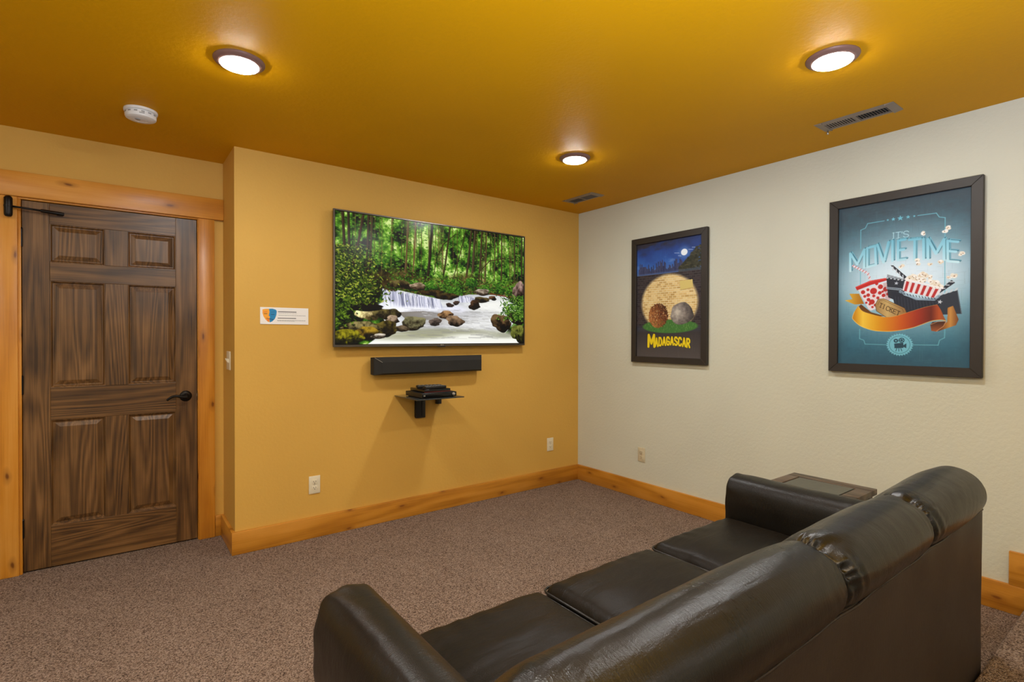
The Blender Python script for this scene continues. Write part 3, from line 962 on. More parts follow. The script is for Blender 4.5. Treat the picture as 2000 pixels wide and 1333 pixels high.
# ---- popcorn poster
def paint_movie():
    cv = Canvas(400, 600, .9)
    h, w = cv.h, cv.w
    full = (slice(0, h), slice(0, w))
    U, V = cv.X / 400, cv.Y / 600
    n = vnoise(h, w, 30, 20, 31, 4, .7)
    base = grad(np.clip(V * .9 + (n - .5) * .22, 0, 1), [(0, (62, 78, 84)), (.3, (64, 104, 114)), (.6, (62, 120, 136)), (1, (48, 94, 114))])
    cv.a = base
    edge = np.clip(np.maximum(abs(U - .5) * 2, abs(V - .5) * 2) - .72, 0, 1) * .9
    cv.put(full, edge, rgb(66, 74, 80))
    cv.ell(212, 296, 215, 150, rgb(196, 230, 236), .92, .88)
    cv.ell(225, 285, 140, 84, rgb(244, 252, 252), .75, .9)
    rr = np.random.default_rng(8)
    for k in range(260):                                     # canvas weave of the print
        x = rr.uniform(0, 400); y = rr.uniform(0, 600)
        cv.line([(x, y), (x, y + rr.uniform(10, 60))], .9, rgb(30, 40, 44) if k % 2 else rgb(150, 180, 184), .10)
        cv.line([(y * .66, x * 1.5), (y * .66 + rr.uniform(10, 50), x * 1.5)], .9, rgb(30, 40, 44) if k % 2 else rgb(150, 180, 184), .10)
    fr = rgb(112, 186, 198)
    for seg in ([(77, 165), (77, 95)], [(77, 95), (92, 90), (99, 75)], [(99, 74), (152, 73)], [(252, 72), (304, 73)], [(304, 73), (312, 88), (328, 93)], [(328, 93), (328, 160)],
                [(328, 240), (329, 345)], [(330, 470), (329, 498)], [(329, 498), (316, 506), (312, 523)], [(312, 523), (240, 523)], [(163, 524), (94, 522)], [(94, 522), (90, 508), (76, 502)], [(76, 502), (76, 466)], [(77, 250), (77, 330)]):
        cv.line(seg, 2.6, fr, .85)
    for x, r_ in ((163, 4.5), (180, 7), (201, 10), (224, 7), (242, 4.5)):
        star(cv, x, 72, r_, fr)
    TC = rgb(176, 216, 220)
    for ch, x0, x1 in (('I', 177, 185), ('T', 188, 203), ("'", 204, 210), ('S', 211, 226)):
        glyph(cv, ch, (x0, 121), (x1, 121), (x1, 142), (x0, 142), 2.6, TC, .9, serif=.35 if ch != 'S' else 0)
    word = (('M', (42, 178), (89, 169), (89, 236), (43, 245)), ('O', (99, 165), (124, 161), (127, 230), (99, 236)), ('V', (131, 157), (166, 152), (162, 222), (140, 226)), ('I', (172, 150), (184, 149), (184, 221), (173, 222)),
            ('E', (195, 151), (217, 150), (217, 220), (195, 221)), ('T', (228, 153), (260, 154), (258, 225), (229, 224)), ('I', (264, 155), (274, 156), (275, 226), (265, 225)), ('M', (281, 158), (325, 165), (326, 234), (282, 227)), ('E', (335, 172), (362, 179), (363, 246), (336, 240)))
    for ch, *q in word:
        glyph(cv, ch, *q, 7.5, rgb(56, 116, 134), .8, 5, -4)
    for ch, *q in word:
        glyph(cv, ch, *q, 1.4, rgb(150, 214, 224), .9, 7, -6)
        glyph(cv, ch, *q, 8.0, lambda X, Y: grad(np.clip((Y - 150) / 95, 0, 1), [(0, (122, 192, 206)), (.5, (160, 218, 226)), (1, (206, 240, 240))]), .97)
    # soda cup
    cv.poly([(25, 356), (51, 352), (40, 331), (73, 333), (90, 372), (59, 373)], lambda X, Y: grad((X - 25) / 60, [(0, (240, 196, 70)), (1, (176, 112, 20))]))
    cv.line([(52, 226), (101, 259), (114, 297)], 7, rgb(236, 226, 226))
    for k in range(8):
        f_ = k / 8
        x, y = (52 + 49 * f_ * 1.35, 226 + 33 * f_ * 1.35) if f_ < .72 else (101 + 9 * (f_ - .72) / .28, 259 + 30 * (f_ - .72) / .28)
        cv.line([(x - 2, y + 3), (x + 3, y - 3)], 2.0, rgb(196, 48, 44))
    cup = [(70, 318), (163, 296), (174, 358), (140, 388), (112, 398), (104, 392)]
    cv.poly(cup, rgb(238, 226, 222))
    for x, y, r_ in ((86, 328, 7), (102, 320, 5), (120, 326, 11), (142, 312, 8), (158, 322, 8), (103, 340, 6), (92, 344, 5), (140, 334, 6), (152, 344, 6), (121, 344, 5), (104, 357, 6), (134, 352, 5), (97, 368, 4), (115, 366, 9), (165, 340, 5), (130, 300, 5), (149, 330, 4), (117, 385, 4), (108, 374, 4), (126, 378, 5)):
        cv.ell(x, y, r_, r_ * 1.05, rgb(196, 46, 40))
    cv.poly([(150, 300), (163, 296), (174, 358), (160, 370)], rgb(120, 60, 60), .25)
    cv.poly([(60, 307), (108, 287), (158, 281), (164, 290), (112, 303), (66, 320)], rgb(204, 44, 38))
    cv.line([(62, 308), (108, 290), (158, 283)], 2.5, rgb(236, 96, 84), .9)
    # film and boards behind
    DK = rgb(44, 48, 56)
    cv.poly([(160, 279), (218, 293), (214, 345), (204, 372), (166, 352)], DK)
    for k in range(5):
        cv.poly([(165 + k * 11, 270 + k * 4), (171 + k * 11, 271 + k * 4.2), (166 + k * 11, 284 + k * 3), (160 + k * 11, 283 + k * 3)], rgb(206, 214, 216))
    cv.poly([(162, 268), (215, 290), (216, 294), (162, 280)], DK, .35)
    cv.poly([(173, 237), (181, 238), (221, 282), (215, 292)], DK)
    for k in range(4):
        cv.line([(180 + k * 10, 243 + k * 11), (181 + k * 10, 255 + k * 11)], 3.2, rgb(210, 216, 218))
    star(cv, 191, 303, 7, rgb(196, 204, 208), rot=.2)
    cv.line([(163, 318), (205, 326)], 7, rgb(178, 196, 204)); cv.line([(163, 318), (205, 326)], 2.4, DK)
    cv.poly([(176, 330), (206, 344), (256, 366), (312, 362), (332, 400), (300, 410), (228, 420), (186, 380)], rgb(40, 44, 54))
    for k in range(14):
        x = 188 + k * 9
        cv.line([(x, 350 + k * 2), (x + 4, 402 - k * .6)], 1.2, rgb(84, 92, 104), .5)
    cv.poly([(310, 356), (362, 339), (374, 418), (318, 420)], rgb(50, 56, 64))
    cv.line([(362, 340), (373, 418)], 2, rgb(96, 106, 112))
    for k in range(4):
        cv.poly([(314 + k * 13, 356 - k * 4.4), (321 + k * 13, 353 - k * 4.2), (326 + k * 13, 343 - k * 4), (319 + k * 13, 345 - k * 4)], rgb(208, 214, 214))
    cv.poly([(311, 340), (346, 304), (356, 314), (316, 346)], DK)
    for k in range(3):
        cv.line([(320 + k * 11, 330 - k * 10), (329 + k * 11, 331 - k * 10)], 3, rgb(208, 214, 214))
    star(cv, 316, 376, 8, rgb(206, 212, 214), rot=.25)
    # popcorn bucket
    def corn(x, y, r_, seed):
        q = np.random.default_rng(seed)
        for k in range(6):
            a = q.uniform(0, 2 * PI)
            cv.ell(x + r_ * .5 * math.cos(a), y + r_ * .45 * math.sin(a), r_ * .55, r_ * .5, grad(np.array(q.random()), [(0, (232, 214, 182)), (.6, (248, 238, 216)), (1, (255, 252, 240))]), .95, .3)
        for k in range(2):
            cv.ell(x + q.uniform(-.4, .4) * r_, y + q.uniform(-.2, .4) * r_, r_ * .2, r_ * .15, rgb(128, 84, 44), .8, .4)
    bk = [(216, 296), (320, 334), (306, 364), (209, 330)]
    cv.poly(bk, rgb(240, 228, 224))
    for k in range(6):
        u0, u1 = (k * 2 + .6) / 12.5, (k * 2 + 1.6) / 12.5
        cv.poly([(216 + 104 * u0, 296 + 38 * u0), (216 + 104 * u1, 296 + 38 * u1), (209 + 97 * u1, 330 + 34 * u1), (209 + 97 * u0, 330 + 34 * u0)], rgb(190, 46, 44))
    cv.line([(203, 334), (250, 362), (300, 367), (312, 356)], 9, rgb(150, 176, 190), .8)
    for k in range(12):
        f_ = k / 11
        cv.line([(206 + 95 * f_, 338 + 30 * f_ - 6 * f_ * f_), (208 + 95 * f_, 343 + 30 * f_ - 6 * f_ * f_)], 2.4, rgb(50, 58, 66), .8)
    q = np.random.default_rng(77)
    for k in range(46):
        f_ = q.random()
        hump = 34 * math.sin(PI * min(1, max(0, f_ * .95 + .05)))
        corn(225 + 96 * f_, 292 + 38 * f_ - q.random() * hump, 8.5, 300 + k)
    cv.line([(217, 290), (323, 331)], 4.5, rgb(250, 244, 236))
    for i, (x, y, r_) in enumerate(((271, 136, 9), (328, 138, 8), (337, 128, 8), (372, 220, 9), (251, 228, 8), (252, 240, 9), (288, 245, 7), (317, 241, 8), (206, 244, 9), (352, 290, 10), (340, 294, 7))):
        corn(x, y, r_, 500 + i)
    # ticket
    tk = [(126, 376), (135, 357), (153, 356), (216, 393), (222, 408), (212, 424), (161, 424), (130, 400)]
    cv.poly(tk, lambda X, Y: grad(np.clip((X - 126) / 96, 0, 1), [(0, (166, 128, 72)), (.4, (208, 174, 108)), (1, (150, 108, 58))]))
    cv.line(tk + [tk[0]], 1.6, rgb(84, 56, 30), .9)
    cv.line([(134, 377), (140, 363), (152, 362), (210, 396), (213, 406)], 1.2, rgb(84, 56, 30), .7)
    for i, ch in enumerate('TICKET'):
        f_ = i / 6
        x, y = 142 + 64 * f_, 371 + 36 * f_
        wch = 8 if ch != 'I' else 5
        glyph(cv, ch, (x, y), (x + wch, y + wch * .56), (x + wch - 4, y + 14 + wch * .56), (x - 4, y + 14), 2.0, rgb(62, 40, 22), .95, serif=.3)
    # ribbon banner
    cv.poly([(337, 397), (351, 391), (358, 412), (366, 437), (359, 456), (313, 475), (300, 474), (336, 444)], lambda X, Y: grad(np.clip((X - 312) / 54, 0, 1), [(0, (92, 48, 24)), (.4, (176, 112, 44)), (.6, (206, 146, 70)), (1, (120, 66, 30))]))
    cv.poly([(80, 373), (113, 404), (154, 419), (120, 424), (84, 402), (72, 380)], rgb(108, 64, 20))
    top = spline([(70, 378), (84, 398), (113, 411), (154, 423), (187, 421), (233, 406), (276, 392), (309, 385)], 5, False)
    bot = spline([(333, 441), (318, 437), (292, 441), (262, 454), (233, 465), (188, 474), (150, 475), (115, 470), (78, 454), (54, 430), (52, 418), (58, 400)], 5, False)
    right = spline([(309, 385), (318, 402), (326, 424), (333, 441)], 4, False)
    cv.poly([tuple(p) for p in top] + [tuple(p) for p in right[1:]] + [tuple(p) for p in bot[1:]], lambda X, Y: grad(np.clip((X - 52) / 282, 0, 1), [(0, (206, 130, 16)), (.12, (252, 206, 66)), (.3, (232, 160, 28)), (.55, (206, 92, 28)), (.72, (164, 52, 30)), (.85, (112, 40, 26)), (.93, (186, 82, 34)), (1, (150, 92, 48))]))
    cv.line([tuple(p) for p in bot], 2.4, rgb(250, 214, 120), .7)
    cv.line([tuple(p) for p in top], 1.6, rgb(250, 190, 90), .5)
    cv.poly([(290, 453), (296, 444), (333, 442), (326, 460), (308, 477), (293, 474)], lambda X, Y: grad(np.clip((Y - 442) / 34, 0, 1), [(0, (64, 34, 20)), (1, (170, 92, 50))]))
    cv.line([(292, 452), (310, 443), (333, 442), (326, 459), (307, 476)], 1.6, rgb(230, 170, 120), .8)
    # round badge with a film camera
    bx, by = 202, 523
    cv.poly([(bx + (41 if i % 2 else 36) * math.cos(i * PI / 30), by + (41 if i % 2 else 36) * math.sin(i * PI / 30)) for i in range(60)], rgb(122, 194, 208))
    for i in range(80):
        a0, a1 = i * PI / 40, (i + 1) * PI / 40
        cv.line([(bx + 31 * math.cos(a0), by + 31 * math.sin(a0)), (bx + 31 * math.cos(a1), by + 31 * math.sin(a1))], 1.5, rgb(62, 120, 136), .8)
    ik = rgb(44, 76, 90)
    cv.ell(191, 509, 7, 7, ik); cv.ell(191, 509, 2.5, 2.5, rgb(122, 194, 208))
    cv.ell(208, 507, 9, 9, ik)
    for a in range(5):
        cv.ell(208 + 5 * math.cos(a * 1.257), 507 + 5 * math.sin(a * 1.257), 1.8, 1.8, rgb(122, 194, 208))
    cv.poly([(186, 519), (213, 516), (214, 534), (187, 536)], ik)
    cv.poly([(213, 525), (222, 518), (222, 535), (213, 530)], ik)
    cv.line([(194, 536), (191, 546)], 2, ik); cv.line([(200, 536), (200, 546)], 2, ik); cv.line([(206, 536), (209, 545)], 2, ik)
    return cv


# ---- night park poster: only the setting and its lettering, no figures
def paint_night():
    cv = Canvas(400, 600, .62)
    h, w = cv.h, cv.w
    full = (slice(0, h), slice(0, w))
    U, V = cv.X / 400, cv.Y / 600
    n = vnoise(h, w, 9, 5, 61, 4, .55)
    sky = grad(np.clip(V / .28 + (n - .5) * .5, 0, 1), [(0, (44, 50, 78)), (.35, (44, 70, 132)), (.7, (52, 96, 166)), (1, (74, 108, 160))])
    cv.a = sky
    nb = vnoise(h, w, 14, 4, 63, 4, .6)
    cl_ = np.clip((nb - .42) * 5, 0, 1) * np.clip((70 - cv.Y - (U - .3) * 90) / 40, 0, 1)
    cv.put(full, cl_ * .85, rgb(54, 48, 52))
    cv.put(full, np.clip((nb - .55) * 6, 0, 1) * (cv.Y > 70) * (cv.Y < 160) * .35, rgb(150, 172, 206))
    r = np.random.default_rng(12)
    for k in range(44):
        x = 14 + k * 6.2; hh = r.uniform(22, 52) + 14 * math.sin(k * .35)
        c = grad(np.array(r.random()), [(0, (34, 40, 66)), (1, (66, 62, 84))])
        cv.poly([(x, 166), (x, 166 - hh), (x + 3, 166 - hh - r.uniform(0, 8)), (x + 6.5, 166 - hh), (x + 6.5, 166)], c, .92)
        for q in range(6):
            cv.line([(x + r.uniform(1, 5), 160 - r.uniform(0, hh)), (x + 5, 160 - r.uniform(0, hh))], .9, rgb(110, 112, 140), .3)
    cv.ell(296, 76, 30, 27, rgb(120, 160, 210), .5, .6)
    cv.ell(296, 76, 18.5, 16, rgb(246, 250, 246))
    for x, y, l in ((240, 74, 26), (262, 90, 16), (322, 66, 22), (340, 58, 26)):
        cv.line([(x, y), (x + l, y + 3)], 3, rgb(190, 206, 232), .7)
    for k in range(520):
        x = r.uniform(272, 402); t_ = (x - 272) / 130
        y = 168 - r.random() * (20 + 92 * min(1, t_ * 1.3))
        cv.ell(x, y, r.uniform(4, 10), r.uniform(3, 7), grad(np.array(r.random()), [(0, (36, 40, 28)), (.7, (64, 62, 44)), (1, (96, 84, 58))]), .8, .4)
    cv.poly([(0, 160), (400, 158), (400, 172), (0, 176)], rgb(92, 110, 150), .35)
    # dark brick wall
    def bricks(x0, x1, y0, y1, mort, cols, al, mask):
        w_ = cv.win(x0, x1, y0, y1, 0)
        X, Y = cv.X[w_], cv.Y[w_]
        row = np.floor((Y - y0) / 11.0); off = (row % 2) * 12
        ix = np.floor((X + off) / 24.0)
        hsh = np.abs(np.sin(ix * 12.99 + row * 78.2) * 43758.5) % 1
        c = grad(hsh, cols)
        mm = (((Y - y0) % 11.0) < 2.6) | (((X + off) % 24.0) < 2.4)
        c = np.where(mm[..., None], np.asarray(mort), c)
        cv.put(w_, al * mask(X, Y), c)
    bricks(0, 400, 170, 600, rgb(72, 66, 64), [(0, (44, 36, 38)), (.5, (56, 46, 46)), (1, (70, 56, 54))], 1.0, lambda X, Y: np.clip(1 - (Y - 430) / 60, 0, 1) * .999)
    
    cv.put(full, np.clip((cv.Y - 425) / 45, 0, 1), grad(np.clip((cv.Y - 425) / 175, 0, 1), [(0, (52, 48, 48)), (1, (88, 80, 74))]))
    # pool of torchlight on the wall, grass at its foot
    def spot(X, Y):
        d = np.sqrt(((X - 205) / 178) ** 2 + ((Y - 320) / 152) ** 2)
        return np.clip((1 - d) * 10, 0, 1)
    bricks(20, 392, 164, 440, rgb(236, 214, 160), [(0, (198, 156, 88)), (.5, (226, 188, 116)), (1, (238, 208, 140))], 1.0, spot)
    cv.poly([(271, 216), (343, 213), (347, 253), (275, 260)], rgb(222, 196, 112))
    cv.line([(275, 261), (347, 254)], 2, rgb(150, 110, 60), .8)
    cv.ell(208, 440, 166, 34, rgb(70, 120, 52), 1, .06)
    for k in range(420):
        a, q = r.uniform(0, 2 * PI), math.sqrt(r.random())
        x, y = 208 + 160 * q * math.cos(a), 440 + 32 * q * math.sin(a)
        cv.line([(x, y), (x + r.uniform(-2, 2), y - r.uniform(3, 8))], 1.4, grad(np.array(r.random()), [(0, (44, 88, 34)), (1, (134, 176, 92))]), .8)
    # plain boulder and shrub at the foot of the wall
    def boulder(X, Y):
        tx = vnoise(*X.shape, 9, 9, 71, 4, .6)
        return grad(np.clip(np.hypot(X - 256, Y - 372) / 96 + (tx - .5) * .5, 0, 1), [(0, (206, 194, 172)), (.45, (138, 126, 114)), (1, (58, 52, 50))])
    ang = np.linspace(0, 2 * PI, 60, endpoint=False)
    cv.poly([(282 + 66 * math.cos(a) * (1 + .05 * math.sin(3 * a + 1) + .03 * math.sin(7 * a)), 382 + (60 if math.sin(a) < 0 else 50) * math.sin(a) * (1 + .04 * math.sin(4 * a))) for a in ang], boulder)
    for k in range(900):
        a, q = r.uniform(0, 2 * PI), math.sqrt(r.random())
        x, y = 142 + 60 * q * math.cos(a), 384 + 62 * q * math.sin(a)
        cv.ell(x, y, r.uniform(3, 6), r.uniform(1.6, 3.2), grad(np.array(np.clip(.5 - .4 * q * math.cos(a + .6) + r.uniform(-.3, .3), 0, 1)), [(0, (60, 32, 20)), (.5, (128, 70, 36)), (1, (196, 130, 70))]), .9, .3, r.uniform(0, 3))
    # lettering
    yel = rgb(246, 214, 30)
    letters = 'MADAGASCAR'
    xs = [78] + [122 + 23.6 * i for i in range(9)]
    for pas, wd, c in ((0, 14, rgb(60, 52, 20)), (1, 10.4, yel)):
        for i, ch in enumerate(letters):
            if i == 0:
                t_, b_, ww = 484, 544, 40
                glyph(cv, ch, (82, t_), (116, t_), (118, b_), (80, b_), wd + 3.5, c)
            else:
                f_ = (i - 1) / 8
                t_ = 500 - 7 * math.sin(PI * f_) + 2 * f_
                b_ = 541 - 10 * math.sin(PI * f_) + 2 * f_
                x0 = xs[i] + 3
                glyph(cv, ch, (x0, t_), (x0 + 14.5, t_ + 1), (x0 + 15, b_ + 1), (x0 - .5, b_), wd - 1.6, c)
    for k in range(160):
        x = r.uniform(0, 400); y = r.uniform(0, 600)
        cv.line([(x, y), (x, y + r.uniform(10, 60))], 1.1, rgb(30, 30, 34) if k % 2 else rgb(160, 160, 170), .10)
    return cv


# ------------------------------------------------------------------ television
tv = thing('television', 'large flat television on the gold wall showing a woodland stream', 'television', (-1.475, 0, 1.237))
tx0, tx1, tz0, tz1, ty = -2.270, -.678, 1.238, 2.145, -.062
boxo('casing', M['black_plastic'], tv, tx0 + .006, tx1 - .006, ty + .014, -.02, tz0 + .006, tz1 - .006, .004)
bm = B()
sx0, sx1, sz0, sz1 = tx0 + .013, tx1 - .013, tz0 + .019, tz1 - .013
prof = [((tx0, tx1, tz0, tz1), ty + .016), ((tx0, tx1, tz0, tz1), ty + .001), ((tx0 + .001, tx1 - .001, tz0 + .001, tz1 - .001), ty), ((sx0 - .004, sx1 + .004, sz0 - .004, sz1 + .004), ty), ((sx0 - .003, sx1 + .003, sz0 - .003, sz1 + .003), ty + .004), ((sx0 - .003, sx1 + .003, sz0 - .003, sz1 + .003), ty + .016)]
rings = [[bm.verts.new((x, y, z)) for x, z in ((r[0], r[2]), (r[1], r[2]), (r[1], r[3]), (r[0], r[3]))] for r, y in prof]
rings.append(rings[0])
for a, b in zip(rings, rings[1:]):
    for i in range(4):
        bm.faces.new((a[i], a[(i + 1) % 4], b[(i + 1) % 4], b[i]))
obj('bezel', bm, M['gun_metal'], tv)
M['screen'] = print_mat('lit_screen', .2, emit=.84, spec=.16)
ink_sheet('screen', paint_stream(), M['screen'], tv, (sx0, ty + .003, sz1), (sx1, ty + .003, sz1), (sx0, ty + .003, sz0))
boxo('wall_bracket', M['black_metal'], tv, -1.8, -1.15, -.021, -.0005, 1.5, 1.9)
lg = obj('badge', prism(B(), [(-1.492, tz0 - .006), (-1.436, tz0 - .006), (-1.43, tz0 + .0005), (-1.5, tz0 + .0005)], 'y', ty + .002, ty + .014), M['black_plastic'], tv)
bm = lathe(B(), [(.0045, -.0), (.0045, -.0012)], (-1.472, ty, tz0 + .009), 'y', 14)
box(bm, -1.464, -1.449, ty - .0008, ty, tz0 + .0065, tz0 + .011)
obj('emblem', bm, M['silver'], tv)

# sound bar: faceted bar with cloth grille
sb = thing('sound_bar', 'long black sound bar mounted under the television', 'sound bar', (-1.56, 0, 1.04))
bx0, bx1, bz0, bz1 = -2.012, -1.114, 1.042, 1.166
bm = B()
rg = []
for (a, b, c, d), y in (((bx0 + .03, bx1 - .03, bz0 + .01, bz1 - .006), -.018), ((bx0, bx1, bz0 + .006, bz1 - .002), -.045), ((bx0 + .012, bx1 - .003, bz0, bz1), -.070), ((bx0 + .014, bx1 - .004, bz0 + .001, bz1 - .001), -.072)):
    rg.append([bm.verts.new((x, y, z)) for x, z in ((a, c), (b, c), (b, d), (a, d))])
for a, b in zip(rg, rg[1:]):
    for i in range(4):
        bm.faces.new((a[i], a[(i + 1) % 4], b[(i + 1) % 4], b[i]))
bm.faces.new(rg[0]); bm.faces.new(rg[-1])
obj('cabinet', bm, M['black_plastic'], sb)
bm = B()
rg = []
for (a, b, c, d), y in (((bx0 + .015, bx1 - .005, bz0 + .002, bz1 - .002), -.071), ((bx0 + .015, bx1 - .005, bz0 + .002, bz1 - .002), -.074), ((bx0 + .066, bx1 - .022, bz0 + .012, bz1 - .036), -.094)):
    rg.append([bm.verts.new((x, y, z)) for x, z in ((a, c), (b, c), (b, d), (a, d))])
for a, b in zip(rg, rg[1:]):
    for i in range(4):
        bm.faces.new((a[i], a[(i + 1) % 4], b[(i + 1) % 4], b[i]))
bm.faces.new(rg[0]); bm.faces.new(rg[-1])
obj('grille', bm, M['fabric_black'], sb)
obj('trim_strip', tube(B(), [(bx0 + .018, -.076, bz1 - .004), (bx0 + .066, -.0955, bz1 - .036)], .0014, 8), M['silver'], sb)
obj('trim_strip', tube(B(), [(bx1 - .008, -.0755, bz0 + .008), (bx1 - .010, -.077, bz1 - .006)], .0012, 8), M['silver'], sb)
boxo('wall_bracket', M['black_metal'], sb, -1.75, -1.40, -.019, -.0005, 1.07, 1.14)

# component shelf
sh = thing('wall_shelf', 'smoked glass wall shelf on a black bracket under the sound bar', 'shelf', (-1.62, 0, .70))
ZS = .889
boxo('glass_plate', M['glass'], sh, -1.818, -1.452, -.358, -.004, ZS - .007, ZS, .002)
bm = box(B(), -1.658, -1.584, -.030, -.0005, .712, ZS - .0075, .002)
obj('bracket', bm, M['black_plastic'], sh, smooth=30)
for s in range(11):
    z = .725 + s * .0125
    boxo('rib', M['black_plastic'], sh, -1.662, -1.6581, -.027, -.004, z, z + .006)
boxo('channel', M['dark_void'], sh, -1.617, -1.612, -.0312, -.0302, .725, .868)
boxo('support_arm', M['black_metal'], sh, -1.64, -1.60, -.29, -.030, ZS - .019, ZS - .0075, .002)
boxo('cable_clip', M['black_plastic'], sh, -1.488, -1.449, -.03, -.0005, .803, ZS - .0075, .002)

# media boxes and remotes on the shelf
db = thing('disc_player', 'slim black disc player lying on the glass wall shelf', 'disc player', (-1.63, -.18, ZS))
boxo('case', M['black_plastic'], db, -1.765, -1.497, -.325, -.075, ZS + .004, ZS + .036, .003)
boxo('front_panel', M['black_gloss'], db, -1.763, -1.499, -.330, -.3255, ZS + .006, ZS + .034, .002)
obj('knob', lathe(B(), [(.011, 0), (.011, -.007), (.008, -.009)], (-1.525, -.330, ZS + .020), 'y', 18), M['silver'], db, smooth=40)
boxo('button', M['silver'], db, -1.757, -1.744, -.3325, -.3303, ZS + .016, ZS + .024)
for fx, fy in ((-1.745, -.30), (-1.517, -.30), (-1.745, -.10), (-1.517, -.10)):
    obj('foot', lathe(B(), [(.010, .0), (.010, .0045)], (fx, fy, ZS + .0002), 'z', 12), M['black_plastic'], db)
ct = thing('cable_box', 'small dark box with red edge stacked on the disc player', 'cable box', (-1.64, -.19, ZS + .036))
boxo('case', M['black_gloss'], ct, -1.735, -1.530, -.300, -.085, ZS + .0365, ZS + .058, .004)
boxo('edge_band', M['red'], ct, -1.736, -1.529, -.3012, -.300, ZS + .038, ZS + .043)


def remote(name, label, cx_, cy_, z, ang, L, W_, nb):
    t = thing(name, label, 'remote control', (cx_, cy_, z), 'remote controls on the shelf')
    R_ = Matrix.Translation((cx_, cy_, z)) @ Matrix.Rotation(ang, 4, 'Z')
    bm = box(B(), -L / 2, L / 2, -W_ / 2, W_ / 2, .0003, .018, .005)
    bmesh.ops.transform(bm, matrix=R_, verts=bm.verts)
    obj('body', bm, M['black_plastic'], t, smooth=30)
    for i in range(nb):
        for j in (-1, 0, 1):
            x = -L * .4 + i * L * .8 / (nb - 1)
            bm = box(B(), x - .004, x + .004, j * W_ * .28 - .003, j * W_ * .28 + .003, .0178, .0198)
            bmesh.ops.transform(bm, matrix=R_, verts=bm.verts)
            obj('button', bm, M['grey_plastic'], t)
    return t


remote('remote_control', 'nearer dark remote control lying on the boxes on the wall shelf', -1.635, -.262, ZS + .0585, .08, .17, .044, 7)
remote('remote_control', 'farther dark remote control lying behind the other on the boxes', -1.63, -.170, ZS + .0585, -.15, .18, .046, 6)

# card with the theatre mask
nt = thing('sign', 'small white card with orange and blue mask left of the television', 'sign', (-2.556, 0, 1.383))
cv = Canvas(286, 104, .9, (.925, .915, .90))
mask_l = [(12, 14), (30, 10), (50, 9), (53, 30), (48, 52), (56, 56), (52, 70), (54, 92), (44, 90), (30, 76), (18, 56), (12, 36)]
mask_r = [(50, 9), (70, 8), (90, 14), (95, 24), (92, 48), (84, 70), (70, 86), (56, 93), (54, 92), (52, 70), (56, 58), (48, 52), (53, 30)]
cv.poly(mask_l, rgb(240, 164, 44)); cv.poly(mask_r, rgb(24, 130, 184))
cv.line([(20, 30), (38, 28)], 4, rgb(226, 110, 40)); cv.line([(22, 40), (38, 40)], 4, rgb(120, 70, 20))
cv.line([(62, 44), (80, 44)], 4, rgb(12, 72, 116)); cv.line([(62, 30), (82, 28)], 3, rgb(12, 92, 150))
cv.line([(36, 68), (54, 72)], 4, rgb(150, 66, 20)); cv.line([(54, 72), (76, 76)], 4, rgb(12, 62, 104)); cv.ell(44, 80, 7, 6, rgb(236, 120, 50))
r = np.random.default_rng(3)
for y, x0, x1, wd, c in ((26, 104, 210, 5, 60), (36, 106, 214, 2.4, 150), (48, 106, 268, 2.6, 130), (66, 102, 208, 5, 76), (80, 98, 268, 2.8, 120), (84, 100, 200, 2.2, 150)):
    x = x0
    while x < x1:
        l = r.uniform(5, 15)
        cv.line([(x, y), (min(x + l, x1), y)], wd, rgb(c, c, c), .85)
        x += l + 3.4
boxo('card', M['paper'], nt, -2.699, -2.413, -.004, -.0005, 1.383, 1.488)
M['card_print'] = print_mat('card_print', .6)
ink_sheet('printed_face', cv, M['card_print'], nt, (-2.698, -.0046, 1.487), (-2.414, -.0046, 1.487), (-2.698, -.0046, 1.384))


# ------------------------------------------------------------------ framed posters on the right wall (face -x, image left = +y)
def poster(label, y0, y1, z0, z1, fwid, cv, gain):
    t = thing('framed_poster', label, 'poster', (0, (y0 + y1) / 2, z0), None)
    XF = -.030
    for name_, pts in (('frame_rail', [(y0, z0), (y1, z0), (y1 - fwid, z0 + fwid), (y0 + fwid, z0 + fwid)]), ('frame_rail', [(y0, z1), (y1, z1), (y1 - fwid, z1 - fwid), (y0 + fwid, z1 - fwid)]),
                       ('frame_stile', [(y0, z0), (y0, z1), (y0 + fwid, z1 - fwid), (y0 + fwid, z0 + fwid)]), ('frame_stile', [(y1, z0), (y1, z1), (y1 - fwid, z1 - fwid), (y1 - fwid, z0 + fwid)])):
        bm = prism(B(), pts, 'x', XF, -.001)
        bmesh.ops.recalc_face_normals(bm, faces=bm.faces)
        bmesh.ops.bevel(bm, geom=bm.edges[:], offset=.0016, segments=1, affect='EDGES')
        obj(name_, bm, M['frame'], t)
    boxo('backing_board', M['frame'], t, -.012, -.002, y0 + fwid - .006, y1 - fwid + .006, z0 + fwid - .006, z1 - fwid + .006)
    m = print_mat('poster_print', .55, gain=gain, weave=True, spec=.3)
    ink_sheet('print', cv, m, t, (-.0135, y1 - fwid + .004, z1 - fwid + .004), (-.0135, y0 + fwid - .004, z1 - fwid + .004), (-.0135, y1 - fwid + .004, z0 + fwid - .004))
    return t


poster('dark framed night poster with yellow MADAGASCAR lettering nearest the corner', -1.336, -.647, 1.106, 2.102, .047, paint_night(), .98)
poster('dark framed teal popcorn poster reading IT\'S MOVIE TIME', -2.836, -2.143, 1.112, 2.108, .047, paint_movie(), .92)


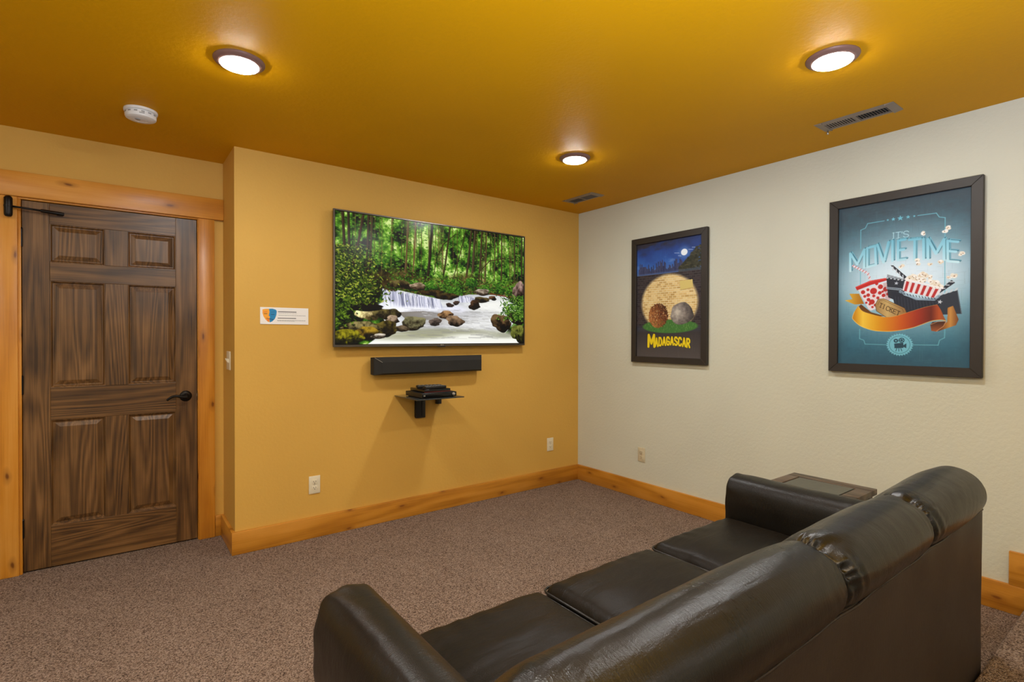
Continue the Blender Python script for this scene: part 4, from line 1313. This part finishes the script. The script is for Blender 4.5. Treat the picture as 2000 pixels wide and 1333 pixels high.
# ------------------------------------------------------------------ outlets and switch
def outlet(label, pos, face, mat):
    """face 'y': on the television wall facing -y; 'x': on the right wall facing -x"""
    t = thing('power_outlet', label, 'outlet', pos, 'wall outlets')
    px, py, pz = pos

    def put(name, a0, a1, z0, z1, d0, d1, m, bev=0, parent=t):
        if face == 'y':
            return boxo(name, m, parent, px + a0, px + a1, -d1, -d0, pz + z0, pz + z1, bev)
        return boxo(name, m, parent, -d1, -d0, py + a0, py + a1, pz + z0, pz + z1, bev)
    put('cover_plate', -.036, .036, -.0575, .0575, .0005, .006, mat, .0025)
    for s in (-1, 1):
        zc = s * .0195
        rc = put('receptacle', -.017, .017, zc - .0145, zc + .0145, .0055, .0078, mat, .002)
        put('slot', -.008, -.0055, zc - .003, zc + .007, .0078, .0081, M['slot'], 0, rc)
        put('slot', .0055, .008, zc - .002, zc + .007, .0078, .0081, M['slot'], 0, rc)
        put('slot', -.0025, .0025, zc - .0105, zc - .006, .0078, .0081, M['slot'], 0, rc)
    put('screw', -.003, .003, -.003, .003, .006, .0072, M['silver'], .001)


outlet('ivory power outlet low on the gold wall below the white card', (-2.375, 0, .342), 'y', M['ivory'])
outlet('ivory power outlet low on the gold wall close to the corner', (-.343, 0, .358), 'y', M['ivory'])
outlet('almond power outlet low on the cream wall', (0, -.738, .354), 'x', M['almond'])
sw = thing('light_switch', 'ivory light switch on the narrow return wall beside the door', 'light switch', (XL, .188, 1.10))
boxo('cover_plate', M['ivory'], sw, XL - .006, XL - .0005, .128, .248, 1.098, 1.214, .0025)
for y in (.165, .211):
    bm = prism(B(), [(XL - .0055, 1.143), (XL - .008, 1.143), (XL - .019, 1.166), (XL - .017, 1.170), (XL - .0055, 1.166)], 'y', y - .005, y + .005)
    obj('toggle', bm, M['ivory'], sw)


# ------------------------------------------------------------------ sofa
sofa = thing('sofa', 'long black leather three seat sofa seen from behind, against the platform', 'sofa', (-1.965, -2.58, 0))


def rbox(x0, x1, y0, y1, z0, z1, r, crown=0.0, nx=18, ny=18, nz=8, wob=None):
    """soft box: cube grid pushed onto a rounded box, crowned top"""
    def ax(a, b, n):
        e = [0, .25, .5, .75, 1.0]
        pts = [a + r * q for q in e] + list(np.linspace(a + r, b - r, n)[1:-1]) + [b - r * q for q in e[::-1]]
        return pts
    X_, Y_, Z_ = ax(x0, x1, nx), ax(y0, y1, ny), ax(z0, z1, nz)
    bm = B()
    vd = {}

    def vert(i, j, k):
        if (i, j, k) in vd:
            return vd[(i, j, k)]
        p = Vector((X_[i], Y_[j], Z_[k]))
        c = Vector((min(max(p.x, x0 + r), x1 - r), min(max(p.y, y0 + r), y1 - r), min(max(p.z, z0 + r), z1 - r)))
        d = p - c
        if d.length > 1e-9:
            p = c + d.normalized() * r
        u, v = (p.x - x0) / (x1 - x0), (p.y - y0) / (y1 - y0)
        if crown:
            p.z += crown * max(0, (p.z - (z0 + z1) / 2) / ((z1 - z0) / 2)) * (1 - (2 * u - 1) ** 4) * (1 - (2 * v - 1) ** 4)
        if wob:
            p = p + wob(p, u, v)
        vd[(i, j, k)] = bm.verts.new(p)
        return vd[(i, j, k)]
    I, J, K = len(X_) - 1, len(Y_) - 1, len(Z_) - 1
    for i in range(I):
        for j in range(J):
            for k in (0, K):
                bm.faces.new((vert(i, j, k), vert(i + 1, j, k), vert(i + 1, j + 1, k), vert(i, j + 1, k)))
    for i in range(I):
        for k in range(K):
            for j in (0, J):
                bm.faces.new((vert(i, j, k), vert(i + 1, j, k), vert(i + 1, j, k + 1), vert(i, j, k + 1)))
    for j in range(J):
        for k in range(K):
            for i in (0, I):
                bm.faces.new((vert(i, j, k), vert(i, j + 1, k), vert(i, j + 1, k + 1), vert(i, j, k + 1)))
    return bm


# carcass, feet
boxo('base_frame', M['leather_back'], sofa, -2.98, -.935, -2.985, -2.16, .05, .315, .015)
for fx in (-2.93, -.985):
    for fy in (-2.94, -2.21):
        obj('foot', lathe(B(), [(.03, .0005), (.026, .05)], (fx, fy, 0), 'z', 16), M['black_plastic'], sofa, smooth=40)
boxo('front_rail', M['leather'], sofa, -2.835, -1.075, -2.165, -2.130, .07, .320, .014, 3)

# seat cushions with piping
SEATS = [(-2.822, -2.243), (-2.238, -1.660), (-1.655, -1.083)]
for i, (a, b) in enumerate(SEATS):
    def wob(p, u, v, i=i):
        if p.z < .40:
            return Vector((0, 0, 0))
        q = mnoise.fractal(Vector((p.x * 3 + i * 9, p.y * 9, 1.3)), 1.0, 2.0, 3)
        fr = math.exp(-((v - .97) / .12) ** 2)
        return Vector((0, 0, .0045 * q + .0016 * fr * math.sin(p.x * 60 + 2 * math.sin(p.x * 17))))
    c = obj('seat_cushion', rbox(a + .007, b - .007, -2.72, -2.122, .322, (.447, .453, .457)[i], .036, .026, 34, 34, 6, wob), M['leather_seat'], sofa, smooth=True)
    for z in ((.447, .453, .457)[i] - .019, .340):
        e = .012
        path = []
        for (qx, qy, a0) in ((b - .038, -2.155, 0), (a + .038, -2.155, PI / 2)):
            for k in range(6):
                an = a0 + k * PI / 10
                path.append((qx + .034 * math.cos(an), qy + .034 * math.sin(an), z))
        path = [(b - .004, -2.70, z)] + path + [(a + .004, -2.70, z)]
        obj('piping', tube(B(), path, .0045, 8), M['piping'], c, smooth=True)

# back: three padded sections over a flat rear panel
PROF = [(-3.008, .700), (-3.036, .718), (-3.050, .762), (-3.035, .808), (-2.998, .838), (-2.945, .849), (-2.900, .829), (-2.852, .781), (-2.80, .712), (-2.745, .62), (-2.70, .52), (-2.675, .45),
        (-2.72, .42), (-2.85, .44), (-2.95, .52), (-3.0, .62)]
PL = spline(PROF, 12)
NP = len(PL)
CEN = np.array([-2.925, .70])


def back_section(x0, x1, dome0, dome1, wr0, wr1, seed, lift=0.0):
    """dome: rounded outer end; otherwise the end is drawn in to a seam. wr: strength of the gathers at that end"""
    bm = B()
    ts = sorted(set(list(np.linspace(0, 1, 44)) + list(np.linspace(0, .14, 26)) + list(np.linspace(.86, 1, 26)) + [.004, .01, .018, .03, .045, .97, .982, .99, .996, .955]))
    L_ = x1 - x0
    rings = []
    for t in ts:
        x = x0 + t * L_
        d0, d1 = t * L_, (1 - t) * L_
        s = 1.0
        shift = 0.0
        for d, dm in ((d0, dome0), (d1, dome1)):
            if dm:
                R_ = dm
                if d < R_:
                    q = 1 - d / R_
                    s *= (.55 if dome1 else .80) + (.45 if dome1 else .20) * math.sqrt(max(0, 1 - q * q))
            else:
                s *= 1 - .085 * math.exp(-(d / .012)) - .045 * math.exp(-(d / .05))
        ring = []
        for k in range(NP):
            p = PL[k]
            v = CEN + (p - CEN) * s
            n2 = p - CEN
            n2 = n2 / np.linalg.norm(n2)
            up_ = max(0.0, min(1.0, (p[1] - .66) / .08))
            w_ = 0.0
            ph = k / NP * 2 * PI
            for d, wr in ((d0, wr0), (d1, wr1)):
                if wr:
                    f_ = k / NP
                    crest = math.exp(-((f_ - .27) / .07) ** 2)
                    rear = math.exp(-((f_ - .15) / .06) ** 2)
                    g2 = min(1, d / .008)
                    fan = (1 - 2 * abs(math.sin(f_ * 72 + seed + 1.6 * math.sin(f_ * 43 + seed) + d * 12))) * math.exp(-(d / (.038 + .02 * math.sin(f_ * 60 + seed))) ** 1.6)
                    par = math.sin(d * 150 + f_ * 22 + seed) * math.exp(-(d / .04) ** 1.4)
                    w_ += wr * g2 * (fan * crest + .75 * par * rear + .2 * fan)
            w_ += .004 * mnoise.fractal(Vector((x * 2.2 + seed, p[0] * 5, p[1] * 5)), 1.0, 2.0, 3)
            w_ += .0012 * mnoise.noise(Vector((x * 60 + 6 * mnoise.noise(Vector((p[0] * 8, p[1] * 8, seed))), p[0] * 5, p[1] * 5 + seed)))
            bulge = .006 * math.sin(PI * t) * up_ + lift * math.exp(-((t - .62) / .3) ** 2) * up_
            v = v + n2 * (w_ * up_ + bulge)
            ring.append(bm.verts.new((x, v[0], v[1])))
        rings.append(ring)
    for a, b in zip(rings, rings[1:]):
        for k in range(NP):
            bm.faces.new((a[k], a[(k + 1) % NP], b[(k + 1) % NP], b[k]))
    for ring in (rings[0], rings[-1]):
        c = bm.verts.new((ring[0].co.x, float(np.mean([v.co.y for v in ring])), float(np.mean([v.co.z for v in ring]))))
        for k in range(NP):
            bm.faces.new((ring[k], ring[(k + 1) % NP], c))
    return obj('back_cushion', bm, M['leather'], sofa, smooth=True)


BX = [-2.992, -2.138, -1.560, -.972]
back_section(BX[0], BX[1], .08, 0, 0, .002, 1.0)
back_section(BX[1], BX[2], 0, 0, .011, .004, 5.3)
back_section(BX[2], BX[3], 0, .07, .006, 0, 9.1, .006)


def rear_wob(p, u, v):
    return Vector((0, -.004 * mnoise.noise(Vector((p.x * 5, 3.0, p.z * 3))) - .003 * math.sin(p.x * 23) * max(0, (p.z - .55) / .17), 0))


obj('rear_panel', rbox(-2.985, -.982, -3.031, -2.99, .045, .712, .010, 0, 60, 3, 24, rear_wob), M['leather_back'], sofa, smooth=True)
tb = [(x, -3.032 + .0015 * math.sin(x * 31), .709 + .002 * math.sin(x * 19)) for x in np.linspace(-2.98, -.985, 60)]
obj('rear_piping', tube(B(), tb, .0032, 8), M['leather_back'], sofa, smooth=True)


# arms: padded section swept front to back
def arm(cx_, sgn):
    prof_ = [(-.085, .06), (-.087, .30), (-.089, .48), (-.088, .56), (-.076, .612), (-.045, .640), (.0, .648), (.042, .638), (.072, .603), (.087, .54), (.088, .46), (.078, .36), (.074, .22), (.073, .06)]
    P_ = spline(prof_, 4, False)
    bm = B()
    n = len(P_)
    ys = [0, .001, .003, .007, .012, .03, .05] + list(np.linspace(.07, .86, 30))
    rings = []
    for d in ys:
        y = -2.118 - d
        e = max(0, 1 - d / .012)
        ins = .012 * (1 - math.sqrt(max(0, 1 - e * e)))
        ring = []
        for k, (s, z) in enumerate(P_):
            f = 1 - ins / .088
            zz = z - ins * max(0, min(1, (z - .3) / .3))
            w_ = .003 * mnoise.fractal(Vector((s * 14 + cx_, y * 3.5, z * 10)), 1.0, 2.0, 3)
            fr = math.exp(-(d / .09)) * .0022 * math.sin(k * 1.1 + d * 40)
            ring.append(bm.verts.new((cx_ + sgn * (s * f + w_ + fr), y, zz + (w_ + fr) * (z > .3))))
        rings.append(ring)
    for a, b in zip(rings, rings[1:]):
        for k in range(n - 1):
            bm.faces.new((a[k], a[k + 1], b[k + 1], b[k]))
        bm.faces.new((a[n - 1], a[0], b[0], b[n - 1]))
    for ring in (rings[0], rings[-1]):
        bm.faces.new(ring)
    o = obj('armrest', bm, M['leather_arm'], sofa, smooth=50)
    return o


arm(-2.918, -1)
arm(-1.003, 1)

# ------------------------------------------------------------------ end table
et = thing('end_table', 'dark wood end table with slate inlay between sofa arm and cream wall', 'table', (-.612, -2.338, 0))
ex0, ex1, ey0, ey1, ez = -.785, -.440, -2.535, -2.140, .570
ix0, ix1, iy0, iy1 = -.712, -.513, -2.468, -2.198
for nm, a, b, c, d in (('top_board', ex0, ix0, ey0, ey1), ('top_board', ix1, ex1, ey0, ey1), ('top_end', ix0, ix1, ey0, iy0), ('top_end', ix0, ix1, iy1, ey1)):
    boxo(nm, M['table_wood'], et, a + .0006, b - .0006, c + .0006, d - .0006, ez - .028, ez, .0018, 2)
boxo('top_core', M['table_line'], et, ix0 - .004, ix1 + .004, iy0 - .004, iy1 + .004, ez - .026, ez - .006)
boxo('slate_tile', M['slate'], et, ix0 + .007, ix1 - .007, iy0 + .007, iy1 - .007, ez - .0055, ez - .0008, .001, 1)
for nm, a, b, c, d in (('apron', ex0 + .02, ex0 + .038, ey0 + .03, ey1 - .03), ('apron', ex1 - .038, ex1 - .02, ey0 + .03, ey1 - .03), ('apron', ex0 + .04, ex1 - .04, ey0 + .02, ey0 + .038), ('apron', ex0 + .04, ex1 - .04, ey1 - .038, ey1 - .02)):
    boxo(nm, M['table_wood'], et, a, b, c, d, ez - .10, ez - .0285, .001, 1)
for lx in (ex0 + .015, ex1 - .057):
    for ly in (ey0 + .015, ey1 - .057):
        boxo('leg', M['table_wood'], et, lx, lx + .042, ly, ly + .042, .0, ez - .0285, .003, 2)
boxo('lower_shelf', M['table_wood'], et, ex0 + .03, ex1 - .03, ey0 + .03, ey1 - .03, .14, .16, .002)
